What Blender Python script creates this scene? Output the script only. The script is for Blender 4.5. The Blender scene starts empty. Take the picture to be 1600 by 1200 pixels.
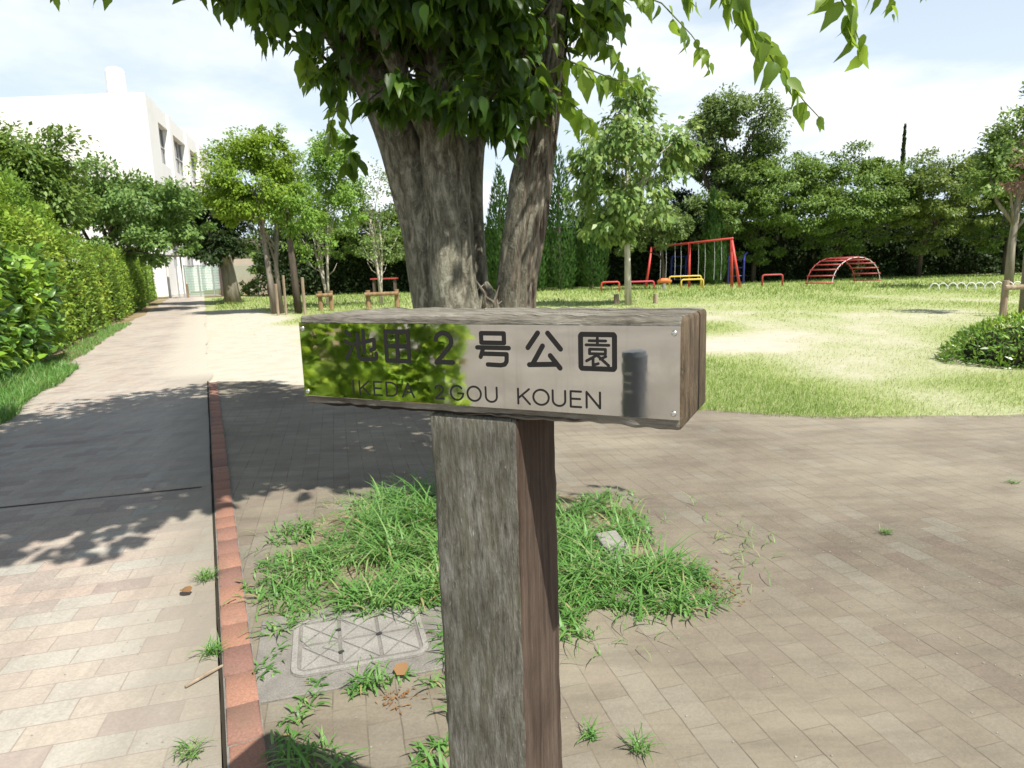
import bpy, bmesh, math, random
import numpy as np
from mathutils import Vector, Matrix

rng = np.random.default_rng(7)
random.seed(7)
R = math.radians
SC = bpy.context.scene
COL = SC.collection

# ------------------------------------------------------------------ camera, sky, sun, exposure
cam_d = bpy.data.cameras.new("camera")
cam = bpy.data.objects.new("camera", cam_d)
COL.objects.link(cam)
PITCH, ROLL = R(9.886), R(-1.824)
fw = Vector((0, math.cos(PITCH), -math.sin(PITCH)))
rt0 = Vector((1, 0, 0))
up0 = Vector((0, math.sin(PITCH), math.cos(PITCH)))
rt = rt0 * math.cos(ROLL) + up0 * math.sin(ROLL)
up = up0 * math.cos(ROLL) - rt0 * math.sin(ROLL)
cam.matrix_world = Matrix(((rt.x, up.x, -fw.x, 0), (rt.y, up.y, -fw.y, 0), (rt.z, up.z, -fw.z, 1.5), (0, 0, 0, 1)))
cam_d.sensor_width = 36.0
cam_d.lens = 1052 / 1600 * 36
cam_d.clip_start = 0.05
cam_d.clip_end = 2000
cam_d.dof.use_dof = True
cam_d.dof.focus_distance = 1.15
cam_d.dof.aperture_fstop = 18
SC.camera = cam

SUN = Vector((0.403, -0.513, 1.0)).normalized()      # towards the sun
sun_d = bpy.data.lights.new("sun", 'SUN')
sun_d.energy = 5.0
sun_d.angle = R(0.55)
sun_d.color = (1.0, 0.95, 0.86)
sun = bpy.data.objects.new("sun", sun_d)
sun.rotation_euler = SUN.to_track_quat('Z', 'Y').to_euler()
sun.location = (20, -25, 50)
COL.objects.link(sun)

W = bpy.data.worlds.new("World")
SC.world = W
W.use_nodes = True
wn, wl = W.node_tree.nodes, W.node_tree.links
wn.clear()
w_out = wn.new('ShaderNodeOutputWorld')
w_bg = wn.new('ShaderNodeBackground')
w_sky = wn.new('ShaderNodeTexSky')
w_sky.sky_type = 'NISHITA'
w_sky.sun_disc = False
w_sky.sun_elevation = math.asin(SUN.z)
w_sky.sun_rotation = math.atan2(SUN.x, SUN.y)
w_sky.dust_density = 1.2
w_bg.inputs['Strength'].default_value = 0.066
w_tc = wn.new('ShaderNodeTexCoord')
w_sep = wn.new('ShaderNodeSeparateXYZ')
w_add = wn.new('ShaderNodeMath'); w_add.operation = 'ADD'; w_add.inputs[1].default_value = 0.16
w_dx = wn.new('ShaderNodeMath'); w_dx.operation = 'DIVIDE'
w_dy = wn.new('ShaderNodeMath'); w_dy.operation = 'DIVIDE'
w_cmb = wn.new('ShaderNodeCombineXYZ')
w_cmb.inputs[2].default_value = 3.3
w_no = wn.new('ShaderNodeTexNoise')
w_no.inputs['Scale'].default_value = 0.85
w_no.inputs['Detail'].default_value = 7
w_no.inputs['Roughness'].default_value = 0.55
w_no.inputs['Distortion'].default_value = 0.3
w_rmp = wn.new('ShaderNodeValToRGB')
w_rmp.color_ramp.elements[0].position = 0.46
w_rmp.color_ramp.elements[1].position = 0.70
w_rmp.color_ramp.elements[0].color = (0.0, 0.0, 0.0, 1)
w_mix = wn.new('ShaderNodeMix'); w_mix.data_type = 'RGBA'
w_mix.inputs[7].default_value = (12.6, 12.7, 12.8, 1)
wl.new(w_tc.outputs['Generated'], w_sep.inputs[0])
wl.new(w_sep.outputs[2], w_add.inputs[0])
wl.new(w_sep.outputs[0], w_dx.inputs[0]); wl.new(w_add.outputs[0], w_dx.inputs[1])
wl.new(w_sep.outputs[1], w_dy.inputs[0]); wl.new(w_add.outputs[0], w_dy.inputs[1])
wl.new(w_dx.outputs[0], w_cmb.inputs[0]); wl.new(w_dy.outputs[0], w_cmb.inputs[1])
wl.new(w_cmb.outputs[0], w_no.inputs['Vector'])
wl.new(w_no.outputs['Fac'], w_rmp.inputs['Fac'])
w_el = wn.new('ShaderNodeMapRange')          # cloud banks thin out overhead
w_el.inputs['From Min'].default_value = 0.36; w_el.inputs['From Max'].default_value = 0.60
w_el.inputs['To Min'].default_value = 1.0; w_el.inputs['To Max'].default_value = 0.06
wl.new(w_sep.outputs[2], w_el.inputs['Value'])
w_mu = wn.new('ShaderNodeMath'); w_mu.operation = 'MULTIPLY'
wl.new(w_rmp.outputs['Color'], w_mu.inputs[0]); wl.new(w_el.outputs[0], w_mu.inputs[1])
wl.new(w_mu.outputs[0], w_mix.inputs[0])
w_hz = wn.new('ShaderNodeMix'); w_hz.data_type = 'RGBA'      # thin bright veil low in the sky
w_hz.inputs[7].default_value = (9.1, 10.5, 11.9, 1)
w_hm = wn.new('ShaderNodeMapRange')
w_hm.inputs['From Min'].default_value = 0.05; w_hm.inputs['From Max'].default_value = 0.95
w_hm.inputs['To Min'].default_value = 0.90; w_hm.inputs['To Max'].default_value = 0.0
wl.new(w_sep.outputs[2], w_hm.inputs['Value']); wl.new(w_hm.outputs[0], w_hz.inputs[0])
wl.new(w_sky.outputs[0], w_hz.inputs[6]); wl.new(w_hz.outputs[2], w_mix.inputs[6])
wl.new(w_mix.outputs[2], w_bg.inputs['Color'])
wl.new(w_bg.outputs[0], w_out.inputs[0])

SC.view_settings.view_transform = 'Standard'
SC.view_settings.look = 'None'
SC.view_settings.exposure = 0.66
SC.view_settings.gamma = 1
SC.cycles.max_bounces = 6
SC.cycles.transparent_max_bounces = 4

# ------------------------------------------------------------------ helpers
def mesh_np(name, V, faces, mat, parent=None, rnd=None, smooth=False):
    """V (n,3); faces: list of (m,k) int arrays; rnd: per-face values in the same order"""
    me = bpy.data.meshes.new(name)
    V = np.asarray(V, dtype=np.float32)
    faces = [np.asarray(f, dtype=np.int32) for f in faces if len(f)]
    me.vertices.add(len(V)); me.vertices.foreach_set('co', V.ravel())
    nl = sum(f.size for f in faces); npoly = sum(len(f) for f in faces)
    me.loops.add(nl); me.polygons.add(npoly)
    me.loops.foreach_set('vertex_index', np.concatenate([f.ravel() for f in faces]))
    tot = np.concatenate([np.full(len(f), f.shape[1], np.int32) for f in faces])
    st = np.concatenate([[0], np.cumsum(tot)[:-1]]).astype(np.int32)
    me.polygons.foreach_set('loop_start', st)
    me.update(calc_edges=True)
    if rnd is not None:
        a = me.attributes.new('rnd', 'FLOAT', 'FACE')
        a.data.foreach_set('value', np.asarray(rnd, dtype=np.float32))
    if smooth:
        me.polygons.foreach_set('use_smooth', np.ones(npoly, dtype=bool))
    for m in (mat if isinstance(mat, (list, tuple)) else [mat]):
        me.materials.append(m)
    me.validate()
    o = bpy.data.objects.new(name, me)
    COL.objects.link(o)
    if parent: o.parent = parent
    return o

class MB:
    """collects simple shapes and links them as ONE mesh object"""
    def __init__(s): s.v, s.f = [], []
    def add(s, vs, fs):
        n = len(s.v); s.v += [tuple(v) for v in vs]; s.f += [tuple(i + n for i in f) for f in fs]
    def box(s, c, d, rot=None):
        x, y, z = (k / 2 for k in d)
        vs = [Vector((a * x, b * y, e * z)) for a in (-1, 1) for b in (-1, 1) for e in (-1, 1)]
        if rot is not None: vs = [rot @ v for v in vs]
        s.add([v + Vector(c) for v in vs], [(0, 1, 3, 2), (4, 6, 7, 5), (0, 4, 5, 1), (2, 3, 7, 6), (0, 2, 6, 4), (1, 5, 7, 3)])
    def bar(s, a, b, w, h):
        a, b = Vector(a), Vector(b); d = b - a
        s.box((a + b) / 2, (w, h, d.length), d.to_track_quat('Z', 'Y').to_matrix())
    def tube(s, path, rad, seg=8, cap=True, wob=0.0):
        P = [Vector(p) for p in path]; n = len(P)
        if not hasattr(rad, '__len__'): rad = [rad] * n
        vs, fs = [], []
        ref = Vector((0.31, 0.95, 0.02))
        for i in range(n):
            t = (P[min(i + 1, n - 1)] - P[max(i - 1, 0)]).normalized()
            u = ref - t * ref.dot(t)
            if u.length < 1e-3: u = t.orthogonal()
            u.normalize(); w = t.cross(u); ref = u
            for k in range(seg):
                a = 2 * math.pi * k / seg
                r = rad[i] * (1 + (random.uniform(-wob, wob) if wob else 0))
                vs.append(P[i] + (u * math.cos(a) + w * math.sin(a)) * r)
        for i in range(n - 1):
            for k in range(seg):
                k2 = (k + 1) % seg
                fs.append((i * seg + k, i * seg + k2, (i + 1) * seg + k2, (i + 1) * seg + k))
        if cap:
            fs.append(tuple(range(seg))[::-1]); fs.append(tuple((n - 1) * seg + k for k in range(seg)))
        s.add(vs, fs)
    def prism(s, poly, z0, z1):
        n = len(poly)
        vs = [(x, y, z0) for x, y in poly] + [(x, y, z1) for x, y in poly]
        s.add(vs, [tuple(range(n))[::-1], tuple(range(n, 2 * n))] + [(i, (i + 1) % n, n + (i + 1) % n, n + i) for i in range(n)])
    def build(s, name, mat, parent=None, smooth=False, bevel=0.0, segs=2):
        me = bpy.data.meshes.new(name)
        me.from_pydata(s.v, [], s.f)
        bm = bmesh.new(); bm.from_mesh(me)
        bmesh.ops.recalc_face_normals(bm, faces=bm.faces)
        if bevel:
            es = [e for e in bm.edges if e.is_manifold and e.calc_face_angle() > 0.5]
            bmesh.ops.bevel(bm, geom=es, offset=bevel, segments=segs, profile=0.5, affect='EDGES')
        bm.to_mesh(me); bm.free()
        if smooth: me.polygons.foreach_set('use_smooth', [True] * len(me.polygons))
        for m in (mat if isinstance(mat, (list, tuple)) else [mat]): me.materials.append(m)
        o = bpy.data.objects.new(name, me); COL.objects.link(o)
        if parent: o.parent = parent
        return o

def tag(o, label, cat, group=None):
    o['label'] = label; o['category'] = cat
    if group: o['group'] = group
    return o
def thing(name, label, cat, loc=(0, 0, 0), group=None):
    o = bpy.data.objects.new(name, None); COL.objects.link(o)
    o.empty_display_size = 0.2
    o.location = loc
    return tag(o, label, cat, group)
def adopt(root):
    """children were modelled in world coordinates: keep them in place under the root"""
    for c in root.children: c.matrix_parent_inverse = Matrix.Translation(-Vector(root.location))
def kind(o, k): o['kind'] = k; return o
def pf(s, t, z=None):
    """along / across the footpath -> ground x, y"""
    x, y = -0.408 * s + 0.913 * t, 0.913 * s + 0.408 * t
    return (x, y) if z is None else (x, y, z)
def vnoise(x, y, seed=0):
    x = np.asarray(x, float); y = np.asarray(y, float)
    xi, yi = np.floor(x).astype(np.int64), np.floor(y).astype(np.int64)
    def h(a, b):
        n = (a * 374761393 + b * 668265263 + seed * 1274126177) & 0x7fffffff
        n = ((n ^ (n >> 13)) * 1274126177) & 0x7fffffff
        return ((n ^ (n >> 16)) & 0xffff) / 65535.0
    fx, fy = x - xi, y - yi
    fx = fx * fx * (3 - 2 * fx); fy = fy * fy * (3 - 2 * fy)
    return (h(xi, yi) * (1 - fx) + h(xi + 1, yi) * fx) * (1 - fy) + (h(xi, yi + 1) * (1 - fx) + h(xi + 1, yi + 1) * fx) * fy
def fbm(x, y, seed=0, o=4):
    return sum(vnoise(np.asarray(x) * 2 ** k, np.asarray(y) * 2 ** k, seed + k) * 0.5 ** k for k in range(o)) / sum(0.5 ** k for k in range(o))

# ------------------------------------------------------------------ materials
class NT:
    def __init__(s, name):
        s.m = bpy.data.materials.new(name); s.m.use_nodes = True
        s.t = s.m.node_tree; s.n = s.t.nodes; s.l = s.t.links
        s.b = s.n['Principled BSDF']; s.out = s.n['Material Output']
    def new(s, typ, **kw):
        nd = s.n.new('ShaderNode' + typ)
        for k, v in kw.items():
            if k in ('operation', 'data_type', 'blend_type', 'attribute_name', 'noise_dimensions', 'feature', 'invert', 'offset', 'squash', 'wave_type', 'bands_direction', 'distance'): 
                if k in ('distance',) and typ == 'Bump': nd.inputs['Distance'].default_value = v
                else: setattr(nd, k, v)
            else: nd.inputs[k.replace('_', ' ')].default_value = v
        return nd
    def link(s, a, b): s.l.new(a, b)
    def coords(s, scale=(1, 1, 1), rot=(0, 0, 0), kind='Object'):
        tc = s.new('TexCoord'); mp = s.new('Mapping')
        mp.inputs['Scale'].default_value = scale; mp.inputs['Rotation'].default_value = rot
        s.link(tc.outputs[kind], mp.inputs[0]); return mp.outputs[0]
    def noise(s, vec, scale, detail=4, rough=0.55, dist=0.0):
        nd = s.new('TexNoise', Scale=scale, Detail=detail, Roughness=rough, Distortion=dist)
        s.link(vec, nd.inputs['Vector']); return nd.outputs['Fac']
    def ramp(s, fac, stops, interp='LINEAR'):
        nd = s.new('ValToRGB'); cr = nd.color_ramp; cr.interpolation = interp
        while len(cr.elements) < len(stops): cr.elements.new(0.5)
        for e, (p, c) in zip(cr.elements, stops):
            e.position = p; e.color = (*c, 1) if hasattr(c, '__len__') else (c, c, c, 1)
        s.link(fac, nd.inputs['Fac']); return nd.outputs['Color']
    def mix(s, fac, a, b, blend='MIX'):
        nd = s.new('Mix', data_type='RGBA', blend_type=blend)
        for sock, val in ((nd.inputs[0], fac), (nd.inputs[6], a), (nd.inputs[7], b)):
            if hasattr(val, 'is_linked') or isinstance(val, bpy.types.NodeSocket): s.link(val, sock)
            elif hasattr(val, '__len__'): sock.default_value = (*val, 1)
            else: sock.default_value = val
        return nd.outputs[2]
    def bump(s, h, strength=0.5, dist=0.01):
        nd = s.new('Bump'); nd.inputs['Strength'].default_value = strength; nd.inputs['Distance'].default_value = dist
        s.link(h, nd.inputs['Height']); s.link(nd.outputs[0], s.b.inputs['Normal'])
    def fin(s, col, rough=0.8, spec=0.3, metal=0.0):
        if isinstance(col, bpy.types.NodeSocket): s.link(col, s.b.inputs['Base Color'])
        else: s.b.inputs['Base Color'].default_value = (*col, 1)
        s.b.inputs['Roughness'].default_value = rough
        s.b.inputs['Specular IOR Level'].default_value = spec
        s.b.inputs['Metallic'].default_value = metal
        return s.m

def leaf_mat(name, stops, trans=0.35, tcol=(0.30, 0.42, 0.05), rough=0.45, spec=0.35):
    """stops: leaf colours from dark to light, chosen per leaf"""
    t = NT(name)
    at = t.new('Attribute', attribute_name='rnd')
    n = len(stops)
    col = t.ramp(at.outputs['Fac'], [(i / max(1, n - 1), c) for i, c in enumerate(stops)])
    t.fin(col, rough, spec)
    tr = t.new('BsdfTranslucent')
    t.link(t.mix(0.65, col, tcol), tr.inputs['Color'])
    mx = t.new('MixShader'); mx.inputs[0].default_value = trans
    t.link(t.b.outputs[0], mx.inputs[1]); t.link(tr.outputs[0], mx.inputs[2])
    t.link(mx.outputs[0], t.out.inputs['Surface'])
    return t.m
def paint(name, col, rough=0.5, wear=0.25, dark=(0.12, 0.06, 0.04)):
    t = NT(name); v = t.coords(); g_ = sum(col) / 3; col = tuple(k * .88 + g_ * .12 for k in col); wear = wear + .15
    f = t.ramp(t.noise(v, 6, 6, 0.7), [(0.55, 0.0), (0.75, wear)])
    c = t.mix(f, col, dark)
    c = t.mix(t.noise(v, 1.7, 3), c, tuple(k * 0.8 for k in col))
    return t.fin(c, rough, 0.4)
def bark_mat(name, a, b, scale=6, stretch=0.15, bump=0.6, dist=0.02):
    t = NT(name); v = t.coords((1, 1, stretch))
    n1 = t.noise(v, scale, 7, 0.65, 0.3)
    n2 = t.noise(t.coords(), 1.6, 3)
    c = t.ramp(n1, [(0.3, tuple(k * 0.45 for k in a)), (0.5, a), (0.72, b)])
    c = t.mix(t.ramp(n2, [(0.45, 0.0), (0.7, 0.6)]), c, tuple(k * 0.7 for k in b))
    t.bump(n1, bump, dist)
    return t.fin(c, 0.9, 0.15)

def t_add(t, sock, k):
    nd = t.new('Math', operation='ADD'); nd.inputs[1].default_value = k; t.link(sock, nd.inputs[0]); return nd.outputs[0]
def t_mul(t, sock, k):
    nd = t.new('Math', operation='MULTIPLY'); nd.inputs[1].default_value = k; t.link(sock, nd.inputs[0]); return nd.outputs[0]
def paving_mat(name, colours, w, h, ang, joint, mortar, dirt, dirt_col, dirt_scale, stain, offs=0.5, kerb_dirt=False, long_joint=False):
    t = NT(name)
    v = t.coords(rot=(0, 0, ang))
    br = t.new('TexBrick', offset=offs, Scale=1.0, Mortar_Size=mortar, Mortar_Smooth=0.3, Bias=0.0, Brick_Width=w, Row_Height=h)
    br.inputs['Color1'].default_value = (0, 0, 0, 1); br.inputs['Color2'].default_value = (1, 1, 1, 1)
    br.inputs['Mortar'].default_value = (0.5, 0.5, 0.5, 1)
    # joints wander a little
    wob = t.new('TexNoise', Scale=9.0, Detail=2.0); t.link(v, wob.inputs['Vector'])
    va = t.new('VectorMath', operation='MULTIPLY_ADD'); va.inputs[1].default_value = (0.008, 0.008, 0); t.link(wob.outputs['Color'], va.inputs[0]); t.link(v, va.inputs[2])
    t.link(va.outputs[0], br.inputs['Vector'])
    n = len(colours)
    col = t.ramp(br.outputs['Color'], [(i / n, c) for i, c in enumerate(colours)], 'CONSTANT')
    obj = t.coords()
    grain = t.noise(obj, 90, 6, 0.7)
    col = t.mix(0.55, col, t.ramp(grain, [(0.25, 0.25), (0.75, 0.85)]), 'OVERLAY')
    blot = t.noise(obj, 2.3, 5, 0.6)
    col = t.mix(t.ramp(blot, [(0.42, 0.0), (0.75, stain)]), col, tuple(k * 0.45 for k in colours[0]))
    d = t.noise(obj, dirt_scale, 6, 0.62, 0.4)
    dm = t.ramp(d, [(0.36, 0.0), (0.66, dirt)])
    col = t.mix(dm, col, dirt_col)
    st = t.noise(t.coords((1, 0.18, 1), (0, 0, ang)) if not long_joint else t.coords((0.18, 1, 1), (0, 0, ang)), 7.0, 5, 0.65)
    col = t.mix(t.ramp(st, [(0.45, 0.0), (0.72, 0.45)]), col, tuple(k * 0.62 for k in colours[0]))
    pale = t.noise(obj, 11.0, 6, 0.7, 0.5)
    col = t.mix(t.ramp(pale, [(0.58, 0.0), (0.74, 0.45)]), col, tuple(min(1, k * 1.6) for k in colours[0]))
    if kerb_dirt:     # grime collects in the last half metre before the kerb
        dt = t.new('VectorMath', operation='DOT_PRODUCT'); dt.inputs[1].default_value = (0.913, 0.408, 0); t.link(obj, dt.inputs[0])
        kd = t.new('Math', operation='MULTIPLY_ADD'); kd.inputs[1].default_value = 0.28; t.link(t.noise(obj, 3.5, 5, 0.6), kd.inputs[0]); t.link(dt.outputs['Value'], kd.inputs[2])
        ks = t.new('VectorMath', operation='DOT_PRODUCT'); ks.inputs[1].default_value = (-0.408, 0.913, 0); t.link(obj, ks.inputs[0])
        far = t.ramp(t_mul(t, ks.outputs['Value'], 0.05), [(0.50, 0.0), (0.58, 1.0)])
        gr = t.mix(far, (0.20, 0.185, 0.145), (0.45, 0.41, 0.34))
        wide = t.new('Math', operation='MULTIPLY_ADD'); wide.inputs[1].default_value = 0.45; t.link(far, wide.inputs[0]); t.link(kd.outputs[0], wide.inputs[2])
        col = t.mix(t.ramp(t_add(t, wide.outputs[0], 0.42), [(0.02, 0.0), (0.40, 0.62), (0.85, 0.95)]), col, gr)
    jf = t.new('Math', operation='MULTIPLY'); t.link(br.outputs['Fac'], jf.inputs[0])
    jn = t.noise(obj, 4.0, 4); t.link(t.ramp(jn, [(0.35, 0.25), (0.65, 1.0)]), jf.inputs[1])
    if long_joint:    # the bed joints run open and dark, the cross joints are nearly closed
        b2 = t.new('TexBrick', offset=0.0, Scale=1.0, Mortar_Size=mortar * 1.1, Mortar_Smooth=0.4, Bias=0.0, Brick_Width=400.0, Row_Height=h)
        t.link(va.outputs[0], b2.inputs['Vector'])
        col = t.mix(t_mul(t, jf.outputs[0], 0.35), col, joint)
        lj = t.new('Math', operation='MULTIPLY'); t.link(b2.outputs['Fac'], lj.inputs[0]); t.link(t.ramp(jn, [(0.44, 0.0), (0.70, 0.8)]), lj.inputs[1])
        col = t.mix(lj.outputs[0], col, joint)
    else: col = t.mix(t_mul(t, jf.outputs[0], 0.75), col, joint)
    hh = t.new('Math', operation='MULTIPLY_ADD'); hh.inputs[1].default_value = -0.7; t.link(br.outputs['Fac'], hh.inputs[0]); t.link(grain, hh.inputs[2])
    t.bump(hh.outputs[0], 0.5, 0.004)
    return t.fin(col, 0.88, 0.25)

GA = R(-14.3)    # the paving grid
M = {}
M['path'] = paving_mat('path_pavers', [(0.335, 0.292, 0.250), (0.350, 0.285, 0.240), (0.325, 0.305, 0.268), (0.345, 0.298, 0.250), (0.335, 0.280, 0.238), (0.260, 0.210, 0.188), (0.332, 0.318, 0.282), (0.350, 0.305, 0.255), (0.290, 0.250, 0.218), (0.340, 0.292, 0.248)],
                       0.25, 0.128, GA, (0.25, 0.215, 0.175), 0.003, 0.75, (0.42, 0.375, 0.315), 0.45, 0.25, kerb_dirt=True)
M['plaza'] = paving_mat('plaza_pavers', [(0.145, 0.124, 0.094), (0.148, 0.124, 0.094), (0.148, 0.129, 0.100), (0.132, 0.106, 0.083), (0.146, 0.124, 0.094), (0.160, 0.145, 0.116), (0.140, 0.117, 0.088), (0.150, 0.128, 0.098)],
                        0.22, 0.112, GA + R(90), (0.075, 0.062, 0.045), 0.0026, 0.75, (0.305, 0.270, 0.205), 0.50, 0.28, long_joint=True)
t = NT('kerb_brick'); v = t.coords()
n = t.noise(v, 7, 5); g = t.noise(v, 120, 5, 0.7)
at = t.new('Attribute', attribute_name='rnd')
c = t.ramp(at.outputs['Fac'], [(0, (0.25, 0.125, 0.088)), (0.5, (0.29, 0.155, 0.108)), (1, (0.19, 0.105, 0.085))])
c = t.mix(0.5, c, t.ramp(g, [(0.3, 0.25), (0.7, 0.8)]), 'OVERLAY')
c = t.mix(t.ramp(n, [(0.5, 0.0), (0.75, 0.55)]), c, (0.16, 0.11, 0.08))
t.bump(g, 0.4, 0.003); M['kerb'] = t.fin(c, 0.85, 0.25)

t = NT('bare_soil'); v = t.coords()
n1 = t.noise(v, 0.35, 6, 0.6); n2 = t.noise(v, 30, 6, 0.7)
c = t.ramp(n1, [(0.35, (0.13, 0.12, 0.055)), (0.6, (0.29, 0.225, 0.135))])
c = t.mix(0.4, c, t.ramp(n2, [(0.3, 0.2), (0.7, 0.8)]), 'OVERLAY')
t.bump(n2, 0.5, 0.01); M['soil'] = t.fin(c, 0.95, 0.1)

t = NT('lawn_ground'); v = t.coords()
at = t.new('Attribute', attribute_name='grassy')
n2 = t.noise(v, 22, 6, 0.75); n3 = t.noise(v, 3.1, 5, 0.6); n4 = t.noise(v, 55, 4, 0.7)
sand = t.ramp(n3, [(0.3, (0.41, 0.37, 0.30)), (0.7, (0.50, 0.465, 0.39))])
grs = t.ramp(n2, [(0.3, (0.185, 0.235, 0.08)), (0.5, (0.30, 0.34, 0.145)), (0.75, (0.44, 0.43, 0.25))])
mm = t.new('Math', operation='MULTIPLY_ADD'); mm.inputs[1].default_value = 0.9; t.link(n4, mm.inputs[0]); t.link(at.outputs['Fac'], mm.inputs[2])
c = t.mix(t.ramp(mm.outputs[0], [(0.50, 0.0), (1.15, 1.0)]), sand, grs)
t.bump(n4, 0.5, 0.02); M['lawn'] = t.fin(c, 0.95, 0.1)

t = NT('rough_asphalt'); v = t.coords()
n1 = t.noise(v, 0.5, 4); n2 = t.noise(v, 60, 5, 0.7)
c = t.ramp(n1, [(0.3, (0.20, 0.188, 0.168)), (0.7, (0.27, 0.255, 0.228))])
c = t.mix(0.4, c, t.ramp(n2, [(0.3, 0.25), (0.7, 0.8)]), 'OVERLAY'); t.bump(n2, 0.4, 0.006)
M['forecourt'] = t.fin(c, 0.9, 0.2)

t = NT('joint_filler'); t.fin((0.075, 0.050, 0.042), 0.9, 0.2); M['joint'] = t.m
def conc(name, a, b):
    t = NT(name); v = t.coords()
    n1 = t.noise(v, 9, 6, 0.65); n2 = t.noise(v, 140, 5, 0.75)
    c = t.ramp(n1, [(0.3, a), (0.7, b)])
    c = t.mix(0.5, c, t.ramp(n2, [(0.3, 0.2), (0.7, 0.85)]), 'OVERLAY'); t.bump(n2, 0.5, 0.004)
    return t.fin(c, 0.9, 0.2)
M['concrete'] = conc('worn_concrete', (0.15, 0.14, 0.125), (0.22, 0.205, 0.185))
M['lid'] = conc('lid_concrete', (0.20, 0.19, 0.175), (0.28, 0.265, 0.245))
M['lid_groove'] = conc('lid_groove', (0.14, 0.13, 0.118), (0.21, 0.20, 0.182))

# weathered timber of the sign: the faces a sign shows the weather, and the redder sheltered side
def timber(name, lens, base, dark, pale, moss, mossamt, sc=1.0, speck=0.5, crack=0.345):
    t = NT(name); v = t.coords(lens)
    n1 = t.noise(v, 60 * sc, 8, 0.7, 0.2); n2 = t.noise(v, 17 * sc, 5, 0.6); n3 = t.noise(v, 150 * sc, 4, 0.7)
    c = t.ramp(n1, [(0.30, dark), (0.48, base), (0.66, pale)])
    c = t.mix(t.ramp(n2, [(0.42, 0.0), (0.68, mossamt)]), c, moss)
    c = t.mix(t.ramp(n3, [(0.62, 0.0), (0.74, speck)]), c, (0.50, 0.49, 0.44))
    big = t.noise(t.coords(), 7, 4)
    c = t.mix(t.ramp(big, [(0.4, 0.0), (0.7, 0.5)]), c, dark)
    ax_ = [i for i, k in enumerate(lens) if k < 1][0]
    l2 = [1, 1, 1]; l2[ax_] = 0.035
    ck = t.noise(t.coords(tuple(l2)), 48 * sc, 3, 0.5, 0.15)      # drying cracks along the grain
    cm = t.ramp(ck, [(crack, 1.0), (crack + 0.03, 0.0)])
    c = t.mix(cm, c, tuple(k * 0.35 for k in dark))
    h0 = t.new('Math', operation='ADD'); t.link(n1, h0.inputs[0]); t.link(n3, h0.inputs[1])
    h = t.new('Math', operation='MULTIPLY_ADD'); h.inputs[1].default_value = -1.4; t.link(cm, h.inputs[0]); t.link(h0.outputs[0], h.inputs[2])
    t.bump(h.outputs[0], 1.0, 0.006)
    return t.fin(c, 0.9, 0.2)
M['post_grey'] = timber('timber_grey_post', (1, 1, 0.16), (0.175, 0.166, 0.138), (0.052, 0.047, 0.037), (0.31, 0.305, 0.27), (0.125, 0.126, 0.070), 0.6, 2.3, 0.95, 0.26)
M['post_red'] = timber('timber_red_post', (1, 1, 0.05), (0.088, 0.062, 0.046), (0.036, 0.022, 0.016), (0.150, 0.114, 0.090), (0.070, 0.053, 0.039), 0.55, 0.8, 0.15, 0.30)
M['board'] = timber('timber_board', (0.10, 1, 1), (0.20, 0.185, 0.155), (0.060, 0.05, 0.04), (0.34, 0.32, 0.28), (0.16, 0.155, 0.10), 0.3, 1.0, 0.2)
M['board_end'] = timber('timber_end_grain', (1, 1, 0.3), (0.125, 0.090, 0.058), (0.045, 0.032, 0.022), (0.19, 0.145, 0.10), (0.10, 0.085, 0.045), 0.45, 0.8, 0.2)

t = NT('brushed_steel'); v = t.coords((0.05, 1, 1))
n1 = t.noise(v, 260, 3, 0.6); n2 = t.noise(t.coords(), 14, 6, 0.6, 0.6)
c = t.mix(t.ramp(n2, [(0.45, 0.0), (0.70, 0.6)]), (0.66, 0.635, 0.59), (0.50, 0.47, 0.42))
stk = t.noise(t.coords((1, 1, 0.06)), 60, 5, 0.65)
c = t.mix(t.ramp(stk, [(0.56, 0.0), (0.75, 0.5)]), c, (0.42, 0.395, 0.355))
rr = t.ramp(n2, [(0.4, 0.02), (0.75, 0.07)])
m_ = t.fin(c, 0.08, 0.5, 1.0); t.link(rr, t.b.inputs['Roughness'])
t.bump(t.noise(t.coords(), 22, 3), 0.03, 0.002)
M['steel'] = m_
t = NT('engraved_black'); M['letter'] = t.fin((0.012, 0.011, 0.010), 0.6, 0.3)
t = NT('screw_steel'); M['screw'] = t.fin((0.55, 0.54, 0.52), 0.3, 0.5, 1.0)

M['bark_big'] = None
t = NT('grey_smooth_bark'); v = t.coords((1, 1, 0.34))
n1 = t.noise(v, 24, 9, 0.7, 0.6); n2 = t.noise(t.coords((1, 1, 0.5)), 4.0, 5, 0.6, 0.5); n3 = t.noise(t.coords(), 70, 5, 0.7)
c = t.ramp(n1, [(0.32, (0.04, 0.036, 0.027)), (0.49, (0.135, 0.127, 0.094)), (0.66, (0.31, 0.30, 0.235))])
c = t.mix(t.ramp(n2, [(0.55, 0.0), (0.68, 0.6)]), c, (0.15, 0.155, 0.10))
c = t.mix(t.ramp(n3, [(0.55, 0.0), (0.75, 0.45)]), c, (0.40, 0.385, 0.32))
lich = t.noise(t.coords((1, 1, .6)), 11, 5, 0.6, 0.8)
c = t.mix(t.ramp(lich, [(0.60, 0.0), (0.66, 0.6)]), c, (0.36, 0.36, 0.29))
h = t.new('Math', operation='MULTIPLY_ADD'); h.inputs[1].default_value = 0.5; t.link(n3, h.inputs[0]); t.link(n1, h.inputs[2])
t.bump(h.outputs[0], 0.8, 0.018); M['bark_big'] = t.fin(c, 0.9, 0.15)
t = NT('peeling_bark'); v = t.coords((1, 1, 0.12))
n1 = t.noise(v, 26, 8, 0.7, 0.4); n2 = t.noise(v, 9, 4, 0.6)
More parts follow.
